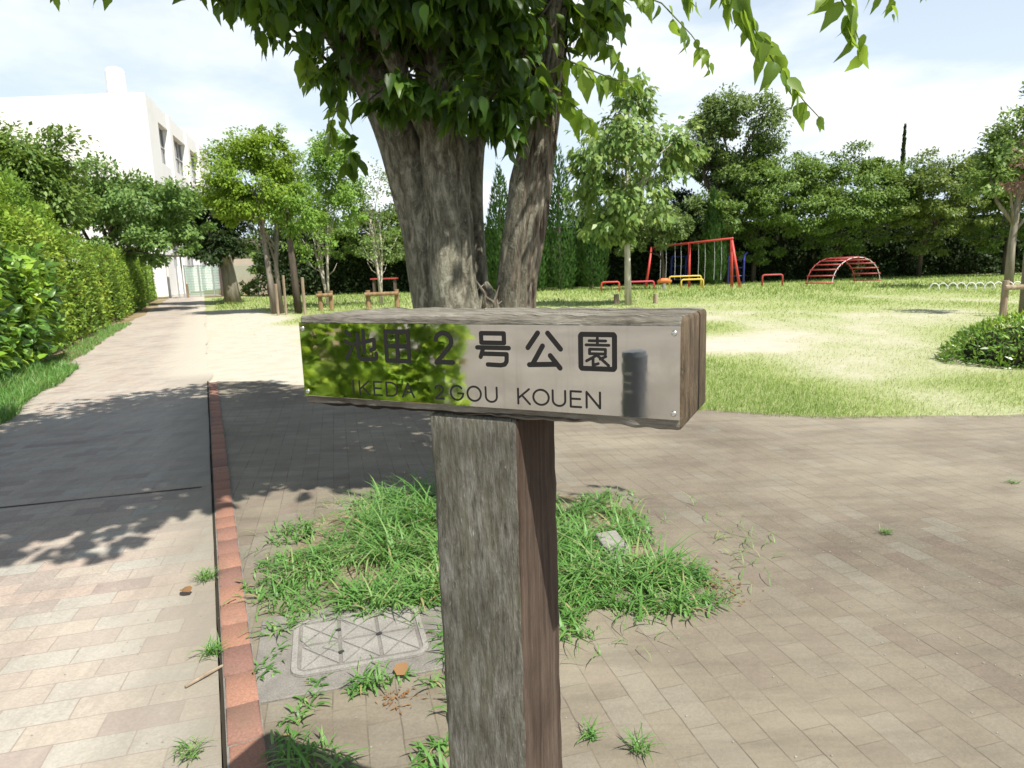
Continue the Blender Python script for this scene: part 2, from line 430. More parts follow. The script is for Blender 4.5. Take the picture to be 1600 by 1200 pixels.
c = t.ramp(n1, [(0.36, (0.020, 0.015, 0.011)), (0.46, (0.115, 0.092, 0.070)), (0.60, (0.28, 0.25, 0.19))])
c = t.mix(t.ramp(n2, [(0.52, 0.0), (0.7, 0.6)]), c, (0.15, 0.10, 0.075))
t.bump(n1, 1.0, 0.03); M['bark_peel'] = t.fin(c, 0.92, 0.12)
M['bark_grey'] = bark_mat('grey_bark', (0.20, 0.175, 0.14), (0.33, 0.30, 0.25))
M['bark_pale'] = bark_mat('pale_bark', (0.42, 0.385, 0.32), (0.58, 0.55, 0.48), 8)
M['bark_dark'] = bark_mat('dark_bark', (0.08, 0.065, 0.05), (0.15, 0.125, 0.10))
M['stake'] = bark_mat('stake_timber', (0.26, 0.20, 0.14), (0.42, 0.35, 0.27), 9, 0.1)
M['stake_red'] = bark_mat('warm_stake_timber', (0.24, 0.155, 0.085), (0.36, 0.25, 0.15), 9, 0.1)

M['leaf_main'] = leaf_mat('mulberry_leaf', [(0.0252, 0.0574, 0.0102), (0.0367, 0.0895, 0.0122), (0.0574, 0.1239, 0.0163), (0.1148, 0.1951, 0.0224)], 0.40, (0.32, 0.50, 0.04), 0.42, 0.35)  # brightest tone stands in for yellow-lit sun highlights on single leaves
M['leaf_weed'] = leaf_mat('weed_blade', [(0.0723, 0.186, 0.0409), (0.1116, 0.2576, 0.0566), (0.1443, 0.3005, 0.0795), (0.2624, 0.3578, 0.1362), (0.36, 0.29, 0.15)], 0.35, (0.30, 0.50, 0.06), 0.45, 0.35)
M['leaf_lawn'] = leaf_mat('lawn_blade', [(0.1363, 0.2194, 0.0507), (0.2245, 0.3169, 0.0806), (0.3367, 0.398, 0.1381), (0.5291, 0.5037, 0.2992)], 0.30, (0.36, 0.48, 0.08), 0.6, 0.15)
M['leaf_dead'] = leaf_mat('dead_leaf', [(0.20, 0.10, 0.04), (0.33, 0.20, 0.10)], 0.2, (0.4, 0.25, 0.1), 0.7, 0.2)
M['leaf_hedge_y'] = leaf_mat('yellow_hedge_leaf', [(0.0829, 0.1674, 0.0243), (0.1506, 0.279, 0.0378), (0.256, 0.3905, 0.0473), (0.3615, 0.4463, 0.0675)], 0.30, (0.40, 0.44, 0.06), 0.5, 0.3)
M['leaf_hedge_g'] = leaf_mat('green_hedge_leaf', [(0.1016, 0.2006, 0.0251), (0.1696, 0.2957, 0.0345), (0.2939, 0.4224, 0.047)], 0.30, (0.34, 0.48, 0.06), 0.5, 0.3)
M['leaf_broad'] = leaf_mat('broad_shrub_leaf', [(0.0659, 0.1519, 0.0302), (0.1052, 0.2279, 0.0336), (0.237, 0.405, 0.042), (0.4739, 0.6075, 0.0504)], 0.28, (0.34, 0.46, 0.05), 0.35, 0.5)
M['leaf_mid'] = leaf_mat('mid_tree_leaf', [(0.0899, 0.1599, 0.0358), (0.1298, 0.2164, 0.0477), (0.1996, 0.2917, 0.0597)], 0.30, (0.30, 0.42, 0.05), 0.5, 0.3)
M['leaf_soft'] = leaf_mat('feathery_tree_leaf', [(0.1023, 0.1915, 0.0551), (0.1535, 0.2621, 0.0689), (0.2251, 0.3326, 0.0884)], 0.30, (0.28, 0.42, 0.08), 0.5, 0.3)
M['leaf_light'] = leaf_mat('light_tree_leaf', [(0.1242, 0.2268, 0.0253), (0.1904, 0.3175, 0.0349), (0.2815, 0.4082, 0.0475)], 0.38, (0.42, 0.52, 0.05), 0.5, 0.3)
M['leaf_fresh'] = leaf_mat('fresh_tree_leaf', [(0.122, 0.2345, 0.0423), (0.1875, 0.3281, 0.0577), (0.2625, 0.3939, 0.077)], 0.38, (0.36, 0.52, 0.07), 0.5, 0.3)
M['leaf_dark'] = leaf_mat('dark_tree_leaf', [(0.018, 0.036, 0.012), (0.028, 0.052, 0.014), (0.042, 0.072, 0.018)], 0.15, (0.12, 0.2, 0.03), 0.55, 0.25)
M['leaf_olive'] = leaf_mat('olive_tree_leaf', [(0.0963, 0.1542, 0.0537), (0.1444, 0.2178, 0.0671), (0.2215, 0.2813, 0.0958)], 0.28, (0.28, 0.38, 0.08), 0.5, 0.3)
M['leaf_conifer'] = leaf_mat('conifer_spray', [(0.025, 0.065, 0.015), (0.0438, 0.1, 0.02), (0.0688, 0.1375, 0.025)], 0.15, (0.15, 0.3, 0.04), 0.6, 0.2)
M['leaf_droop'] = leaf_mat('drooping_tree_leaf', [(0.0962, 0.1823, 0.0463), (0.1443, 0.2552, 0.0624), (0.2245, 0.328, 0.0892), (0.3046, 0.3645, 0.1069)], 0.35, (0.36, 0.44, 0.10), 0.45, 0.4)
M['leaf_yel'] = leaf_mat('yellowish_tree_leaf', [(0.085, 0.135, 0.032), (0.125, 0.18, 0.04), (0.175, 0.22, 0.055)], 0.3, (0.36, 0.46, 0.08), 0.5, 0.3)
M['leaf_brown'] = leaf_mat('brown_tree_leaf', [(0.13, 0.08, 0.06), (0.22, 0.13, 0.10), (0.26, 0.19, 0.10)], 0.3, (0.4, 0.25, 0.15), 0.5, 0.3)
M['leaf_shrub'] = leaf_mat('sunny_shrub_leaf', [(0.1519, 0.2674, 0.0389), (0.3037, 0.486, 0.0605), (0.5569, 0.7048, 0.0864)], 0.35, (0.40, 0.52, 0.06), 0.5, 0.3)
M['petal'] = leaf_mat('pink_petal', [(0.55, 0.22, 0.30), (0.65, 0.38, 0.42)], 0.4, (0.8, 0.5, 0.55), 0.6, 0.2)
t = NT('inner_shrub_leaf'); M['inner'] = t.fin((0.16, 0.22, 0.04), 0.9, 0.1)
t = NT('hedge_core'); M['twigs'] = t.fin((0.022, 0.026, 0.012), 0.95, 0.05)  # near-black of the solid cores that stand for a hedge's dark inside
M['white'] = None
t = NT('white_render'); v = t.coords()
c = t.mix(t.ramp(t.noise(v, 0.4, 5), [(0.45, 0.0), (0.8, 0.35)]), (0.80, 0.80, 0.78), (0.62, 0.61, 0.57)); M['white'] = t.fin(c, 0.85, 0.2)
t = NT('window_glass'); M['glass'] = t.fin((0.05, 0.06, 0.07), 0.08, 0.6)
t = NT('window_frame'); M['alu'] = t.fin((0.45, 0.46, 0.47), 0.4, 0.4)
t = NT('beige_wall'); v = t.coords(); c = t.mix(t.noise(v, 1.2, 4), (0.50, 0.43, 0.33), (0.40, 0.34, 0.26)); M['beige'] = t.fin(c, 0.9, 0.2)
M['red'] = paint('red_paint', (0.62, 0.045, 0.03), wear=0.15)
M['red_dull'] = paint('weathered_red_paint', (0.45, 0.05, 0.045), wear=0.35)
M['pink_red'] = paint('pinkish_red_paint', (0.60, 0.035, 0.07), wear=0.15)
M['yellow'] = paint('yellow_paint', (0.70, 0.50, 0.03), wear=0.15)
M['blue'] = paint('blue_paint', (0.035, 0.05, 0.38), wear=0.2)
M['orange'] = paint('orange_paint', (0.62, 0.17, 0.03), wear=0.15)
M['white_paint'] = paint('white_paint', (0.75, 0.73, 0.70), wear=0.3)
M['galv'] = paint('galvanised_steel', (0.42, 0.43, 0.43), 0.4, 0.2)
M['green_mesh'] = paint('green_mesh', (0.10, 0.36, 0.24), wear=0.1)
M['rubber'] = paint('black_rubber', (0.03, 0.03, 0.03), 0.7, 0.1)
M['granite'] = None
t = NT('dark_granite'); v = t.coords(); n = t.noise(v, 180, 4, 0.7); c = t.ramp(n, [(0.3, (0.075, 0.088, 0.105)), (0.7, (0.12, 0.135, 0.155))]); M['granite'] = t.fin(c, 0.45, 0.4)
M['brown_roof'] = paint('brown_roof', (0.10, 0.07, 0.055), 0.6, 0.1)

# ------------------------------------------------------------------ the ground, path, plaza, kerb, lawn
GR = 900
o = mesh_np('ground', [(-GR, -GR, -0.012), (GR, -GR, -0.012), (GR, GR, -0.012), (-GR, GR, -0.012)], [[(0, 1, 2, 3)]], M['soil']); kind(o, 'structure')

KL, KR = -0.077, 0.031         # the brick kerb's two edges across the path
def poly_sheet(name, pts, z, mat):
    me = bpy.data.meshes.new(name)
    bm = bmesh.new(); vs = [bm.verts.new((x, y, z)) for x, y in pts]
    f = bm.faces.new(vs); bmesh.ops.triangulate(bm, faces=[f]); bmesh.ops.recalc_face_normals(bm, faces=bm.faces)
    for f in bm.faces:
        if f.normal.z < 0: f.normal_flip()
    bm.to_mesh(me); bm.free(); me.materials.append(mat)
    o = bpy.data.objects.new(name, me); COL.objects.link(o); return kind(o, 'structure')
# left edge wavers where soil and grass have crept over it
le = [pf(s, -2.42 + 0.5 * (float(fbm(s * 0.6, 0.5, 63, 5)) - 0.5)) for s in np.linspace(70, -4, 500)]
re_ = [pf(q_, KL + (0.0 if q_ < 10.3 else 0.22 * (float(fbm(q_ * 0.8, 2.5, 67, 5)) - 0.42))) for q_ in np.linspace(10.2, 70, 420)]
poly_sheet('path', [pf(-4, KL)] + re_ + le, 0.004, M['path'])
PLAZA_FAR = [pf(10.5, KR), (-3.6, 9.55), (-2.2, 8.6), (-0.8, 7.75), (0.46, 6.98), (1.2, 6.78), (1.98, 6.70), (2.5, 6.35), (2.98, 6.13), (3.9, 6.08), (4.79, 6.18), (6.5, 6.3), (8.5, 6.6), (14, 7.6), (24, 9)]
def edge_wob(x): return 0.30 * (fbm(np.asarray(x) * 1.3, np.asarray(x) * 0 + 4, 88, 5) - 0.5)
_ex = np.arange(-3.6, 14, 0.08)
PLAZA_DENSE = [PLAZA_FAR[0]] + [(float(x_), float(np.interp(x_, [p[0] for p in PLAZA_FAR], [p[1] for p in PLAZA_FAR]) + edge_wob(x_))) for x_ in _ex] + PLAZA_FAR[-2:]
poly_sheet('plaza', [pf(-4, KR)] + [(0, -9), (24, -9)] + PLAZA_DENSE[::-1], 0.004, M['plaza'])
poly_sheet('road', [pf(-4, KR), pf(-4, -2.4), pf(0.3, -2.5), pf(0.3, -30), (-40, -40), (0, -40), (0, -9)], 0.002, M['forecourt'])

jp = [(-4.35 + 0.02 * i * 0 + 2.2 * i / 20, 4.13 + (0.34 / 1.33) * 2.2 * i / 20) for i in range(21)]
jp = [(x, y) for x, y in jp if 0.913 * x + 0.408 * y < KL - 0.02]
poly_sheet('path_joint', [(x, y - .009 - .004 * math.sin(x * 7)) for x, y in jp] + [(x, y + .009 + .003 * math.sin(x * 5)) for x, y in jp[::-1]], 0.0075, M['joint'])
# kerb: one brick after another, slightly proud of both pavings
V, F, RN = [], [], []
s = -4.0; k = 0
while s < 10.25:
    L = 0.205
    j = random.uniform(-0.003, 0.003); z = 0.020 + random.uniform(-0.004, 0.004)
    a0, a1, t0, t1, b = s + 0.003, s + L - 0.003, KL + j, KR + j, 0.006
    base = len(V)
    for (ss, tt, zz) in ((a0, t0, -0.01), (a1, t0, -0.01), (a1, t1, -0.01), (a0, t1, -0.01), (a0, t0, z - b), (a1, t0, z - b), (a1, t1, z - b), (a0, t1, z - b), (a0 + b, t0 + b, z), (a1 - b, t0 + b, z), (a1 - b, t1 - b, z), (a0 + b, t1 - b, z)):
        V.append(pf(ss, tt, zz))
    fs = [(8, 9, 10, 11)] + [(i, (i + 1) % 4, 4 + (i + 1) % 4, 4 + i) for i in range(4)] + [(4 + i, 4 + (i + 1) % 4, 8 + (i + 1) % 4, 8 + i) for i in range(4)]
    F += [tuple(base + i for i in f) for f in fs]; RN += [random.random()] * len(fs)
    s += L; k += 1
o = mesh_np('kerb', V, [F], M['kerb'], rnd=RN); kind(o, 'structure')
# sandy mortar bed under the kerb bricks
o = mesh_np('kerb_bed', [pf(-4, KL - 0.004, 0.012), pf(10.26, KL - 0.004, 0.012), pf(10.26, KR + 0.004, 0.012), pf(-4, KR + 0.004, 0.012)], [[(0, 1, 2, 3)]], M['lid_groove']); kind(o, 'structure')

# thin dark strip along the kerb's low side
gl = [pf(q_, KL - 0.008 - 0.018 * float(fbm(q_ * 5, 1.5, 61, 3))) for q_ in np.linspace(10.6, -4, 180)]
t = NT('gutter_dark'); t.fin((0.035, 0.030, 0.022), 0.95, 0.1); M['gutter'] = t.m
poly_sheet('gutter', [pf(-4, KL - 0.002), pf(10.6, KL - 0.002)] + gl, 0.008, M['gutter'])
# lawn: a fine sheet with a mask of where grass has worn away
def far_edge_y(x):
    xs = [p[0] for p in PLAZA_FAR]; ys = [p[1] for p in PLAZA_FAR]
    return np.interp(x, xs, ys) + np.where(np.abs(x) < 13, edge_wob(x), 0)
def grassy(x, y):
    g = fbm(x * 0.45, y * 0.26, 3, 5) * 1.5 - 0.10 + 0.12 * (fbm(x * 1.7, y * 1.2, 9, 3) - 0.5)
    def blob(cx, cy, rx, ry): return np.exp(-(((x - cx) / rx) ** 2 + ((y - cy) / ry) ** 2))
    g = g - 0.35 * blob(3.2, 12.0, 1.3, 1.0) - 0.30 * blob(6.6, 13.0, 2.4, 1.6) - 0.16 * blob(5.6, 18.5, 6, 2.0)
    t_ = 0.913 * x + 0.408 * y
    g = g - 0.95 * np.exp(-((t_ - 0.9) / 1.9) ** 2) * (y < 30) - 0.35 * blob(-3.5, 25, 6, 3.0)
    g = g + 0.22 * np.clip(1 - np.abs(y - far_edge_y(x) - 0.4) / 1.0, 0, 1) * (x > 0) + 0.30 * blob(3.9, 15.5, 1.2, 1.3) + 0.3 * blob(5.4, 7.7, 1.6, 0.6)
    g = g + 0.35 * np.clip((y - 19) / 10, 0, 1)
    return np.clip(g, 0, 1)
xs = np.concatenate([np.arange(-36, 56, 0.4)]); ys = np.arange(5.2, 49, 0.3)
X, Y = np.meshgrid(xs, ys)
keep_pt = (Y > far_edge_y(X) - 0.0) & ((0.913 * X + 0.408 * Y) > 0.0)
idx = np.arange(X.size).reshape(X.shape)
Vv = np.stack([X.ravel(), Y.ravel(), np.full(X.size, 0.0)], 1)
# sheet lies under the pavings where they overlap (its edge cells dip below)
Vv[:, 2] = -0.006
q = np.stack([idx[:-1, :-1], idx[:-1, 1:], idx[1:, 1:], idx[1:, :-1]], -1).reshape(-1, 4)
kq = keep_pt.ravel()[q].any(1)
o = mesh_np('lawn', Vv, [q[kq]], M['lawn']); kind(o, 'structure')
a = o.data.attributes.new('grassy', 'FLOAT', 'POINT'); a.data.foreach_set('value', grassy(Vv[:, 0], Vv[:, 1]).astype(np.float32))

# ------------------------------------------------------------------ leaves and blades
def unit(a): return a / np.maximum(np.linalg.norm(a, axis=-1, keepdims=True), 1e-9)
OVATE_V = np.array([(0, 0, 0), (-.26, .2, .05), (0, .22, -.02), (.26, .2, .05), (-.31, .5, .05), (0, .52, -.05), (.31, .5, .05), (-.16, .8, -.03), (0, .8, -.10), (.16, .8, -.03), (0, 1.04, -.20)])
OVATE_T = [(0, 2, 1), (0, 3, 2), (7, 8, 10), (8, 9, 10)]
OVATE_Q = [(1, 2, 5, 4), (2, 3, 6, 5), (4, 5, 8, 7), (5, 6, 9, 8)]
FINE_R = [(.10, .13), (.24, .235), (.40, .27), (.56, .235), (.72, .16), (.88, .075)]
FINE_V = [(0, 0, 0)]
for k_, (y_, w_) in enumerate(FINE_R):
    dz = -.16 * y_ ** 2; jag = .03 if k_ % 2 else 0
    FINE_V += [(-w_ - jag, y_ - .04, dz + .24 * w_), (0, y_, dz), (w_ + jag, y_ - .04, dz + .24 * w_)]
FINE_V = np.array(FINE_V + [(0, 1.1, -.22)])
FINE_T = [(0, 2, 1), (0, 3, 2), (16, 17, 19), (17, 18, 19)]
FINE_Q = [q_ for k_ in range(5) for q_ in ((1 + 3 * k_, 2 + 3 * k_, 5 + 3 * k_, 4 + 3 * k_), (2 + 3 * k_, 3 + 3 * k_, 6 + 3 * k_, 5 + 3 * k_))]
DIA_V = np.array([(0, 0, 0), (-.27, .45, .06), (0, 1, -.08), (.27, .45, .06)]); DIA_Q = [(0, 3, 2, 1)]
LONG_V = np.array([(0, 0, 0), (-.13, .4, .03), (0, 1, -.12), (.13, .4, .03)])
def leaf_geo(P, D, N, S, shape='dia'):
    """vertices and faces of leaves rooted at P, pointing along D, upper side towards N, length S"""
    T = {'dia': DIA_V, 'long': LONG_V, 'ovate': OVATE_V, 'fine': FINE_V}[shape]
    D = unit(D); X = unit(np.cross(D, N)); Z = np.cross(X, D)
    w = rng.uniform(0.85, 1.2, len(P))[:, None, None]
    Vv = P[:, None, :] + S[:, None, None] * (X[:, None, :] * T[None, :, 0:1] * w + D[:, None, :] * T[None, :, 1:2] + Z[:, None, :] * T[None, :, 2:3] * (rng.uniform(-0.3, 2.7, len(P)) if shape == 'fine' else rng.uniform(0.3, 1.8, len(P)))[:, None, None])
    n, k = len(P), len(T); off = (np.arange(n) * k)[:, None, None]
    if shape == 'ovate': fs = [(np.array(OVATE_T)[None] + off).reshape(-1, 3), (np.array(OVATE_Q)[None] + off).reshape(-1, 4)]; per = [4, 4]
    elif shape == 'fine': fs = [(np.array(FINE_T)[None] + off).reshape(-1, 3), (np.array(FINE_Q)[None] + off).reshape(-1, 4)]; per = [4, 10]
    else: fs = [(np.array(DIA_Q)[None] + off).reshape(-1, 4)]; per = [1]
    return Vv.reshape(-1, 3), fs, per
def leaf_obj(name, P, D, N, S, mat, parent=None, shape='dia', rnd=None):
    Vv, fs, per = leaf_geo(P, D, N, S, shape)
    if rnd is None: rnd = np.clip(rng.normal(0.45, 0.25, len(P)), 0, 1)
    return mesh_np(name, Vv, fs, mat, parent, np.concatenate([np.repeat(rnd, k) for k in per]), smooth=shape in ('ovate', 'fine'))
def sphere(n): return unit(rng.normal(size=(n, 3)))
def clump_cloud(clumps, sub=0.30, droop=0.3, fill=0.45, flat=0.7):
    """clumps: (cx,cy,cz,rx,ry,rz,nleaves,nsub) -> leaf roots, directions, normals"""
    Ps, Ds, Ns, subs = [], [], [], []
    for (cx, cy, cz, rx, ry, rz, n, ns) in clumps:
        c, r = np.array([cx, cy, cz]), np.array([rx, ry, rz])
        u = sphere(ns) * (rng.uniform(fill, 1.0, (ns, 1)))
        sc = c + u * r
        subs.append(sc)
        k = rng.integers(0, ns, n)
        sr = sub * r.mean() * rng.uniform(0.6, 1.35, (ns, 1))
        g = sphere(n) * (rng.uniform(0, 1, (n, 1)) ** 0.45) * np.array([1, 1, flat])
        p = sc[k] + g * sr[k]
        out = unit((p - c) / r)
        d = unit(out * 0.5 + g * 0.4 + sphere(n) * 0.7 + np.array([0, 0, -droop]))
        nn = unit(out * 0.6 + sphere(n) * 0.6 + np.array([0, 0, 0.9]))
        Ps.append(p); Ds.append(d); Ns.append(nn)
    return np.concatenate(Ps), np.concatenate(Ds), np.concatenate(Ns), np.concatenate(subs)
def make_tree(name, label, base, trunk, clumps, leaf, size, bark, group=None, sub=0.30, droop=0.3, shape='dia', fill=0.45, limbs=8, extra=None, flat=0.7, cat='tree', dens=1.8):
    """trunk: list of stems, each a list of (x,y,z,r)"""
    root = thing(name, label, cat, (base[0], base[1], 0), group)
    clumps = [(*c[:6], int(c[6] * dens), int(c[7] * 1.25)) for c in clumps]
    P, D, N, subs = clump_cloud(clumps, sub * 1.15, droop, fill, flat)
    S = size * rng.uniform(0.6, 1.35, len(P))
    leaf_obj('crown', P, D, N, S, leaf, root, shape)
    b = MB()
    for st in trunk:
        pts = [(x, y, z) for x, y, z, r in st]; rad = [r for *_, r in st]
        b.tube(pts, rad, 8, True, 0.06)
    tops = [st[-1] for st in trunk]; mids = [st[max(0, len(st) - 2)] for st in trunk]
    for i in range(limbs):
        st = trunk[i % len(trunk)]
        tg = subs[rng.integers(0, len(subs))]
        f = rng.uniform(0.45, 1.0); j = min(int(f * (len(st) - 1)), len(st) - 2); ff = f * (len(st) - 1) - j
        a = np.array(st[j]) * (1 - ff) + np.array(st[j + 1]) * ff
        p0 = a[:3]; m = (p0 + tg) / 2 + np.array([0, 0, 0.12 * np.linalg.norm(tg - p0)])
        b.tube([p0, m, tg], [a[3] * 0.55, a[3] * 0.33, a[3] * 0.1], 5, True)
    if extra: extra(b)
    b.build('trunk', bark, root, smooth=True)
    adopt(root)
    return root

def blades(P, H, width, lean, seg=3, dirs=None):
    """arching grass blades rooted at P"""
    n = len(P)
    a = rng.uniform(0, 2 * math.pi, n) if dirs is None else dirs
    h = np.stack([np.cos(a), np.sin(a), np.zeros(n)], 1); sd = np.stack([-np.sin(a), np.cos(a), np.zeros(n)], 1)
    rows = []
    for i in range(seg + 1):
        f = i / seg
        th = lean * f                     # bends over
        z = H * (np.sin(th) / lean if False else f * np.cos(th * 0.62)); x = H * f * np.sin(th * 0.8) * 1.15
        c = P + h * x[:, None] + np.array([0, 0, 1.0]) * np.maximum(z, 0.004)[:, None]
        w = width * (0.75 + 0.9 * f) * (1 - f) ** 0.75 * 0.5
        if i < seg: rows += [c - sd * w[:, None], c + sd * w[:, None]]
        else: rows += [c]
    k = 2 * seg + 1
    Vv = np.stack(rows, 1).reshape(-1, 3)
    off = (np.arange(n) * k)[:, None]
    qs = [np.array([[2 * i, 2 * i + 1, 2 * i + 3, 2 * i + 2]]) + off for i in range(seg - 1)]
    tr = np.array([[2 * seg - 2, 2 * seg - 1, 2 * seg]]) + off
    fs = ([np.concatenate(qs)] if qs else []) + [tr]
    return Vv, fs, seg
def blade_obj(name, P, H, width, lean, mat, parent=None, seg=3, rnd=None):
    Vv, fs, sg = blades(P, H, width, lean, seg)
    if rnd is None: rnd = np.clip(rng.normal(0.36, 0.24, len(P)), 0, 1)
    return mesh_np(name, Vv, fs, mat, parent, np.concatenate([np.tile(rnd, sg - 1), rnd]))

# lawn blades, thinner where the ground is bare
Pl, Hl, Wl_ = [], [], []
for (y0, y1, n, hh, ww) in ((5.9, 9.5, 150000, 0.040, 0.0055), (9.5, 16, 140000, 0.042, 0.009), (16, 28, 75000, 0.06, 0.018), (28, 45, 42000, 0.11, 0.035)):
    y = rng.uniform(y0, y1, n); x = rng.uniform(-0.80, 1.25, n) * y
    ok = (y > far_edge_y(x) - 0.05 - 0.10 * rng.random(n)) & ((0.913 * x + 0.408 * y) > 0.2 + 0.5 * rng.random(n))
    g = grassy(x, y)
    ok &= rng.random(n) < np.clip((g - 0.12) * 1.5, 0.02, 1)
    x, y, g = x[ok], y[ok], g[ok]
    Pl.append(np.stack([x, y, np.full(len(x), -0.006)], 1))
    Hl.append(hh * rng.uniform(0.5, 1.5, len(x)) * (0.45 + g)); Wl_.append(ww * rng.uniform(0.6, 1.3, len(x)))
Pl, Hl, Wl_ = np.concatenate(Pl), np.concatenate(Hl), np.concatenate(Wl_)
rn = np.clip(0.95 - 0.75 * grassy(Pl[:, 0], Pl[:, 1]) + rng.normal(0, 0.18, len(Pl)) + 0.5 * (fbm(Pl[:, 0] * .5, Pl[:, 1] * .5, 21, 3) - .5), 0, 1)
o = blade_obj('lawn_grass', Pl, Hl, Wl_, rng.uniform(0.3, 1.7, len(Pl)), M['leaf_lawn'], seg=2, rnd=rn); kind(o, 'stuff')

# verge grass on the left of the path, below the hedge
n = 30000
s = np.where(rng.random(n) < .7, rng.uniform(6.5, 14, n), rng.uniform(14, 26, n)); tt = np.where(s < 13.8, -2.15, -2.4) - rng.random(n) ** 1.1 * np.where(s < 13.8, 1.5, 0.5) + 0.2 * (fbm(s * 1.3, s * 0 + 2, 5, 3) - 0.4)
ok = rng.random(n) < np.where(s < 14, 1, 0.35)
s, tt = s[ok], tt[ok]
Pv = np.stack([-0.408 * s + 0.913 * tt, 0.913 * s + 0.408 * tt, np.zeros(len(s))], 1)
Hv = np.where(s < 13.5, 0.15 + 0.30 * np.clip((-2.4 - tt), 0, 1), 0.10) * rng.uniform(0.5, 1.4, len(s))
o = blade_obj('verge_grass', Pv, Hv, 0.012 * rng.uniform(0.6, 1.4, len(s)), rng.uniform(0.4, 1.5, len(s)), M['leaf_weed']); kind(o, 'stuff')

# weeds round the tree's foot
def in_weeds(n):
    out_p, out_h = [], []
    for (cx, cy, rx, ry, m, h) in ((-0.55, 3.68, 0.46, 0.62, 2200, 0.16), (-0.35, 4.15, 0.70, 0.34, 1100, 0.15), (-1.10, 3.20, 0.30, 0.36, 620, 0.075), (-1.30, 3.68, 0.12, 0.18, 120, 0.06), (-.95, 3.45, 0.3, 0.3, 260, 0.06), (0.50, 3.15, 0.42, 0.55, 2100, 0.12),
                                  (0.30, 3.75, 0.45, 0.40, 1000, 0.09), (0.72, 2.95, 0.22, 0.32, 560, 0.10), (0.15, 2.95, 0.3, 0.5, 700, 0.10), (-0.35, 2.95, 0.25, 0.15, 220, 0.10), (0.5, 4.05, 0.3, 0.25, 260, 0.05),
                                  (-0.73, 2.03, 0.09, 0.19, 150, 0.055), (-0.66, 1.85, 0.12, 0.13, 90, 0.055), (-0.62, 2.23, 0.15, 0.05, 140, 0.06), (-0.27, 2.10, 0.10, 0.16, 230, 0.075), (-0.22, 2.42, 0.08, 0.10, 110, 0.065), (-0.26, 2.62, 0.12, 0.13, 190, 0.09), (-0.64, 2.86, 0.36, 0.14, 480, 0.10), (-1.02, 2.72, 0.10, 0.16, 110, 0.06), (-0.98, 2.38, 0.06, 0.14, 60, 0.05), (-0.60, 2.27, 0.22, 0.05, 110, 0.05), (-0.27, 1.85, 0.09, 0.09, 120, 0.065)):
        r = np.sqrt(rng.random(m)) * rng.uniform(0.85, 1.08, m); a = rng.uniform(0, 2 * math.pi, m)
        x, y = cx + rx * r * np.cos(a), cy + ry * r * np.sin(a)
        dens = fbm(x * 6, y * 6, 31, 3)
        ok = (dens > 0.36 + 0.12 * (r > 0.8)) 
        ok &= ~((np.abs(x - 0.50) < 0.10) & (y > 3.12) & (y < 3.50))
        ok &= ~((x < -0.36) & (x > -0.98) & (np.abs(y - 2.48 - (x + .66) * .28) < 0.19) & (h > 0.07))
        x, y, r, dens = x[ok], y[ok], r[ok], dens[ok]
        out_p.append(np.stack([x, y, np.full(len(x), 0.003)], 1)); out_h.append(h * (1.15 - 0.55 * r) * rng.uniform(0.5, 1.5, len(x)) * (0.6 + dens))
    return np.concatenate(out_p), np.concatenate(out_h)
Pw, Hw = in_weeds(0)
cl = fbm(Pw[:, 0] * 9, Pw[:, 1] * 9, 41, 2)
Hw = Hw * (0.45 + 1.5 * cl)
o = blade_obj('weeds', Pw, Hw * 0.95, 0.0115 * rng.uniform(0.45, 1.3, len(Pw)), rng.uniform(0.8, 3.0, len(Pw)), M['leaf_weed'], seg=4, rnd=np.where(rng.random(len(Pw)) < .03, 1.0, np.clip(rng.normal(.34, .18, len(Pw)) + (cl - .5) * .7, 0, .8))); kind(o, 'stuff')
n = 900; a = rng.uniform(0, 6.28, n); k = rng.uniform(.9, 1.35, n)
Pr = np.stack([-.15 + 1.15 * k * np.cos(a), 3.45 + .85 * k * np.sin(a), np.full(n, .004)], 1)
ok = (fbm(Pr[:, 0] * 5, Pr[:, 1] * 5, 44, 3) > .60) & (0.913 * Pr[:, 0] + 0.408 * Pr[:, 1] > .06)
Pr = Pr[ok]
o = blade_obj('creeping_weeds', Pr, rng.uniform(.05, .14, len(Pr)), .006 * rng.uniform(.6, 1.3, len(Pr)), rng.uniform(1.6, 2.9, len(Pr)), M['leaf_weed'], seg=4); kind(o, 'stuff')
# soil that the weeds root in, a little above the paving
def blob_poly(cx, cy, rx, ry, n=36, seed=0, amp=0.18):
    return [(cx + rx * math.cos(a) * (1 + amp * (float(fbm(math.cos(a) * 2 + seed, math.sin(a) * 2, seed, 3)) - .5) * 2), cy + ry * math.sin(a) * (1 + amp * (float(fbm(math.cos(a) * 2 + seed, math.sin(a) * 2, seed, 3)) - .5) * 2)) for a in np.linspace(0, 2 * math.pi, n, endpoint=False)]
t = NT('planting_soil'); v = t.coords(); n1 = t.noise(v, 8, 6, 0.65); n2 = t.noise(v, 90, 5, 0.75)
c = t.ramp(n1, [(0.35, (0.12, 0.095, 0.06)), (0.65, (0.27, 0.225, 0.16))]); c = t.mix(0.5, c, t.ramp(n2, [(0.3, 0.2), (0.7, 0.85)]), 'OVERLAY'); t.bump(n2, 0.7, 0.01)
M['plant_soil'] = t.fin(c, 0.95, 0.1)
poly_sheet('planting_soil', blob_poly(-0.30, 3.60, 1.05, 0.85, 60, 3, .3), 0.009, M['plant_soil'])

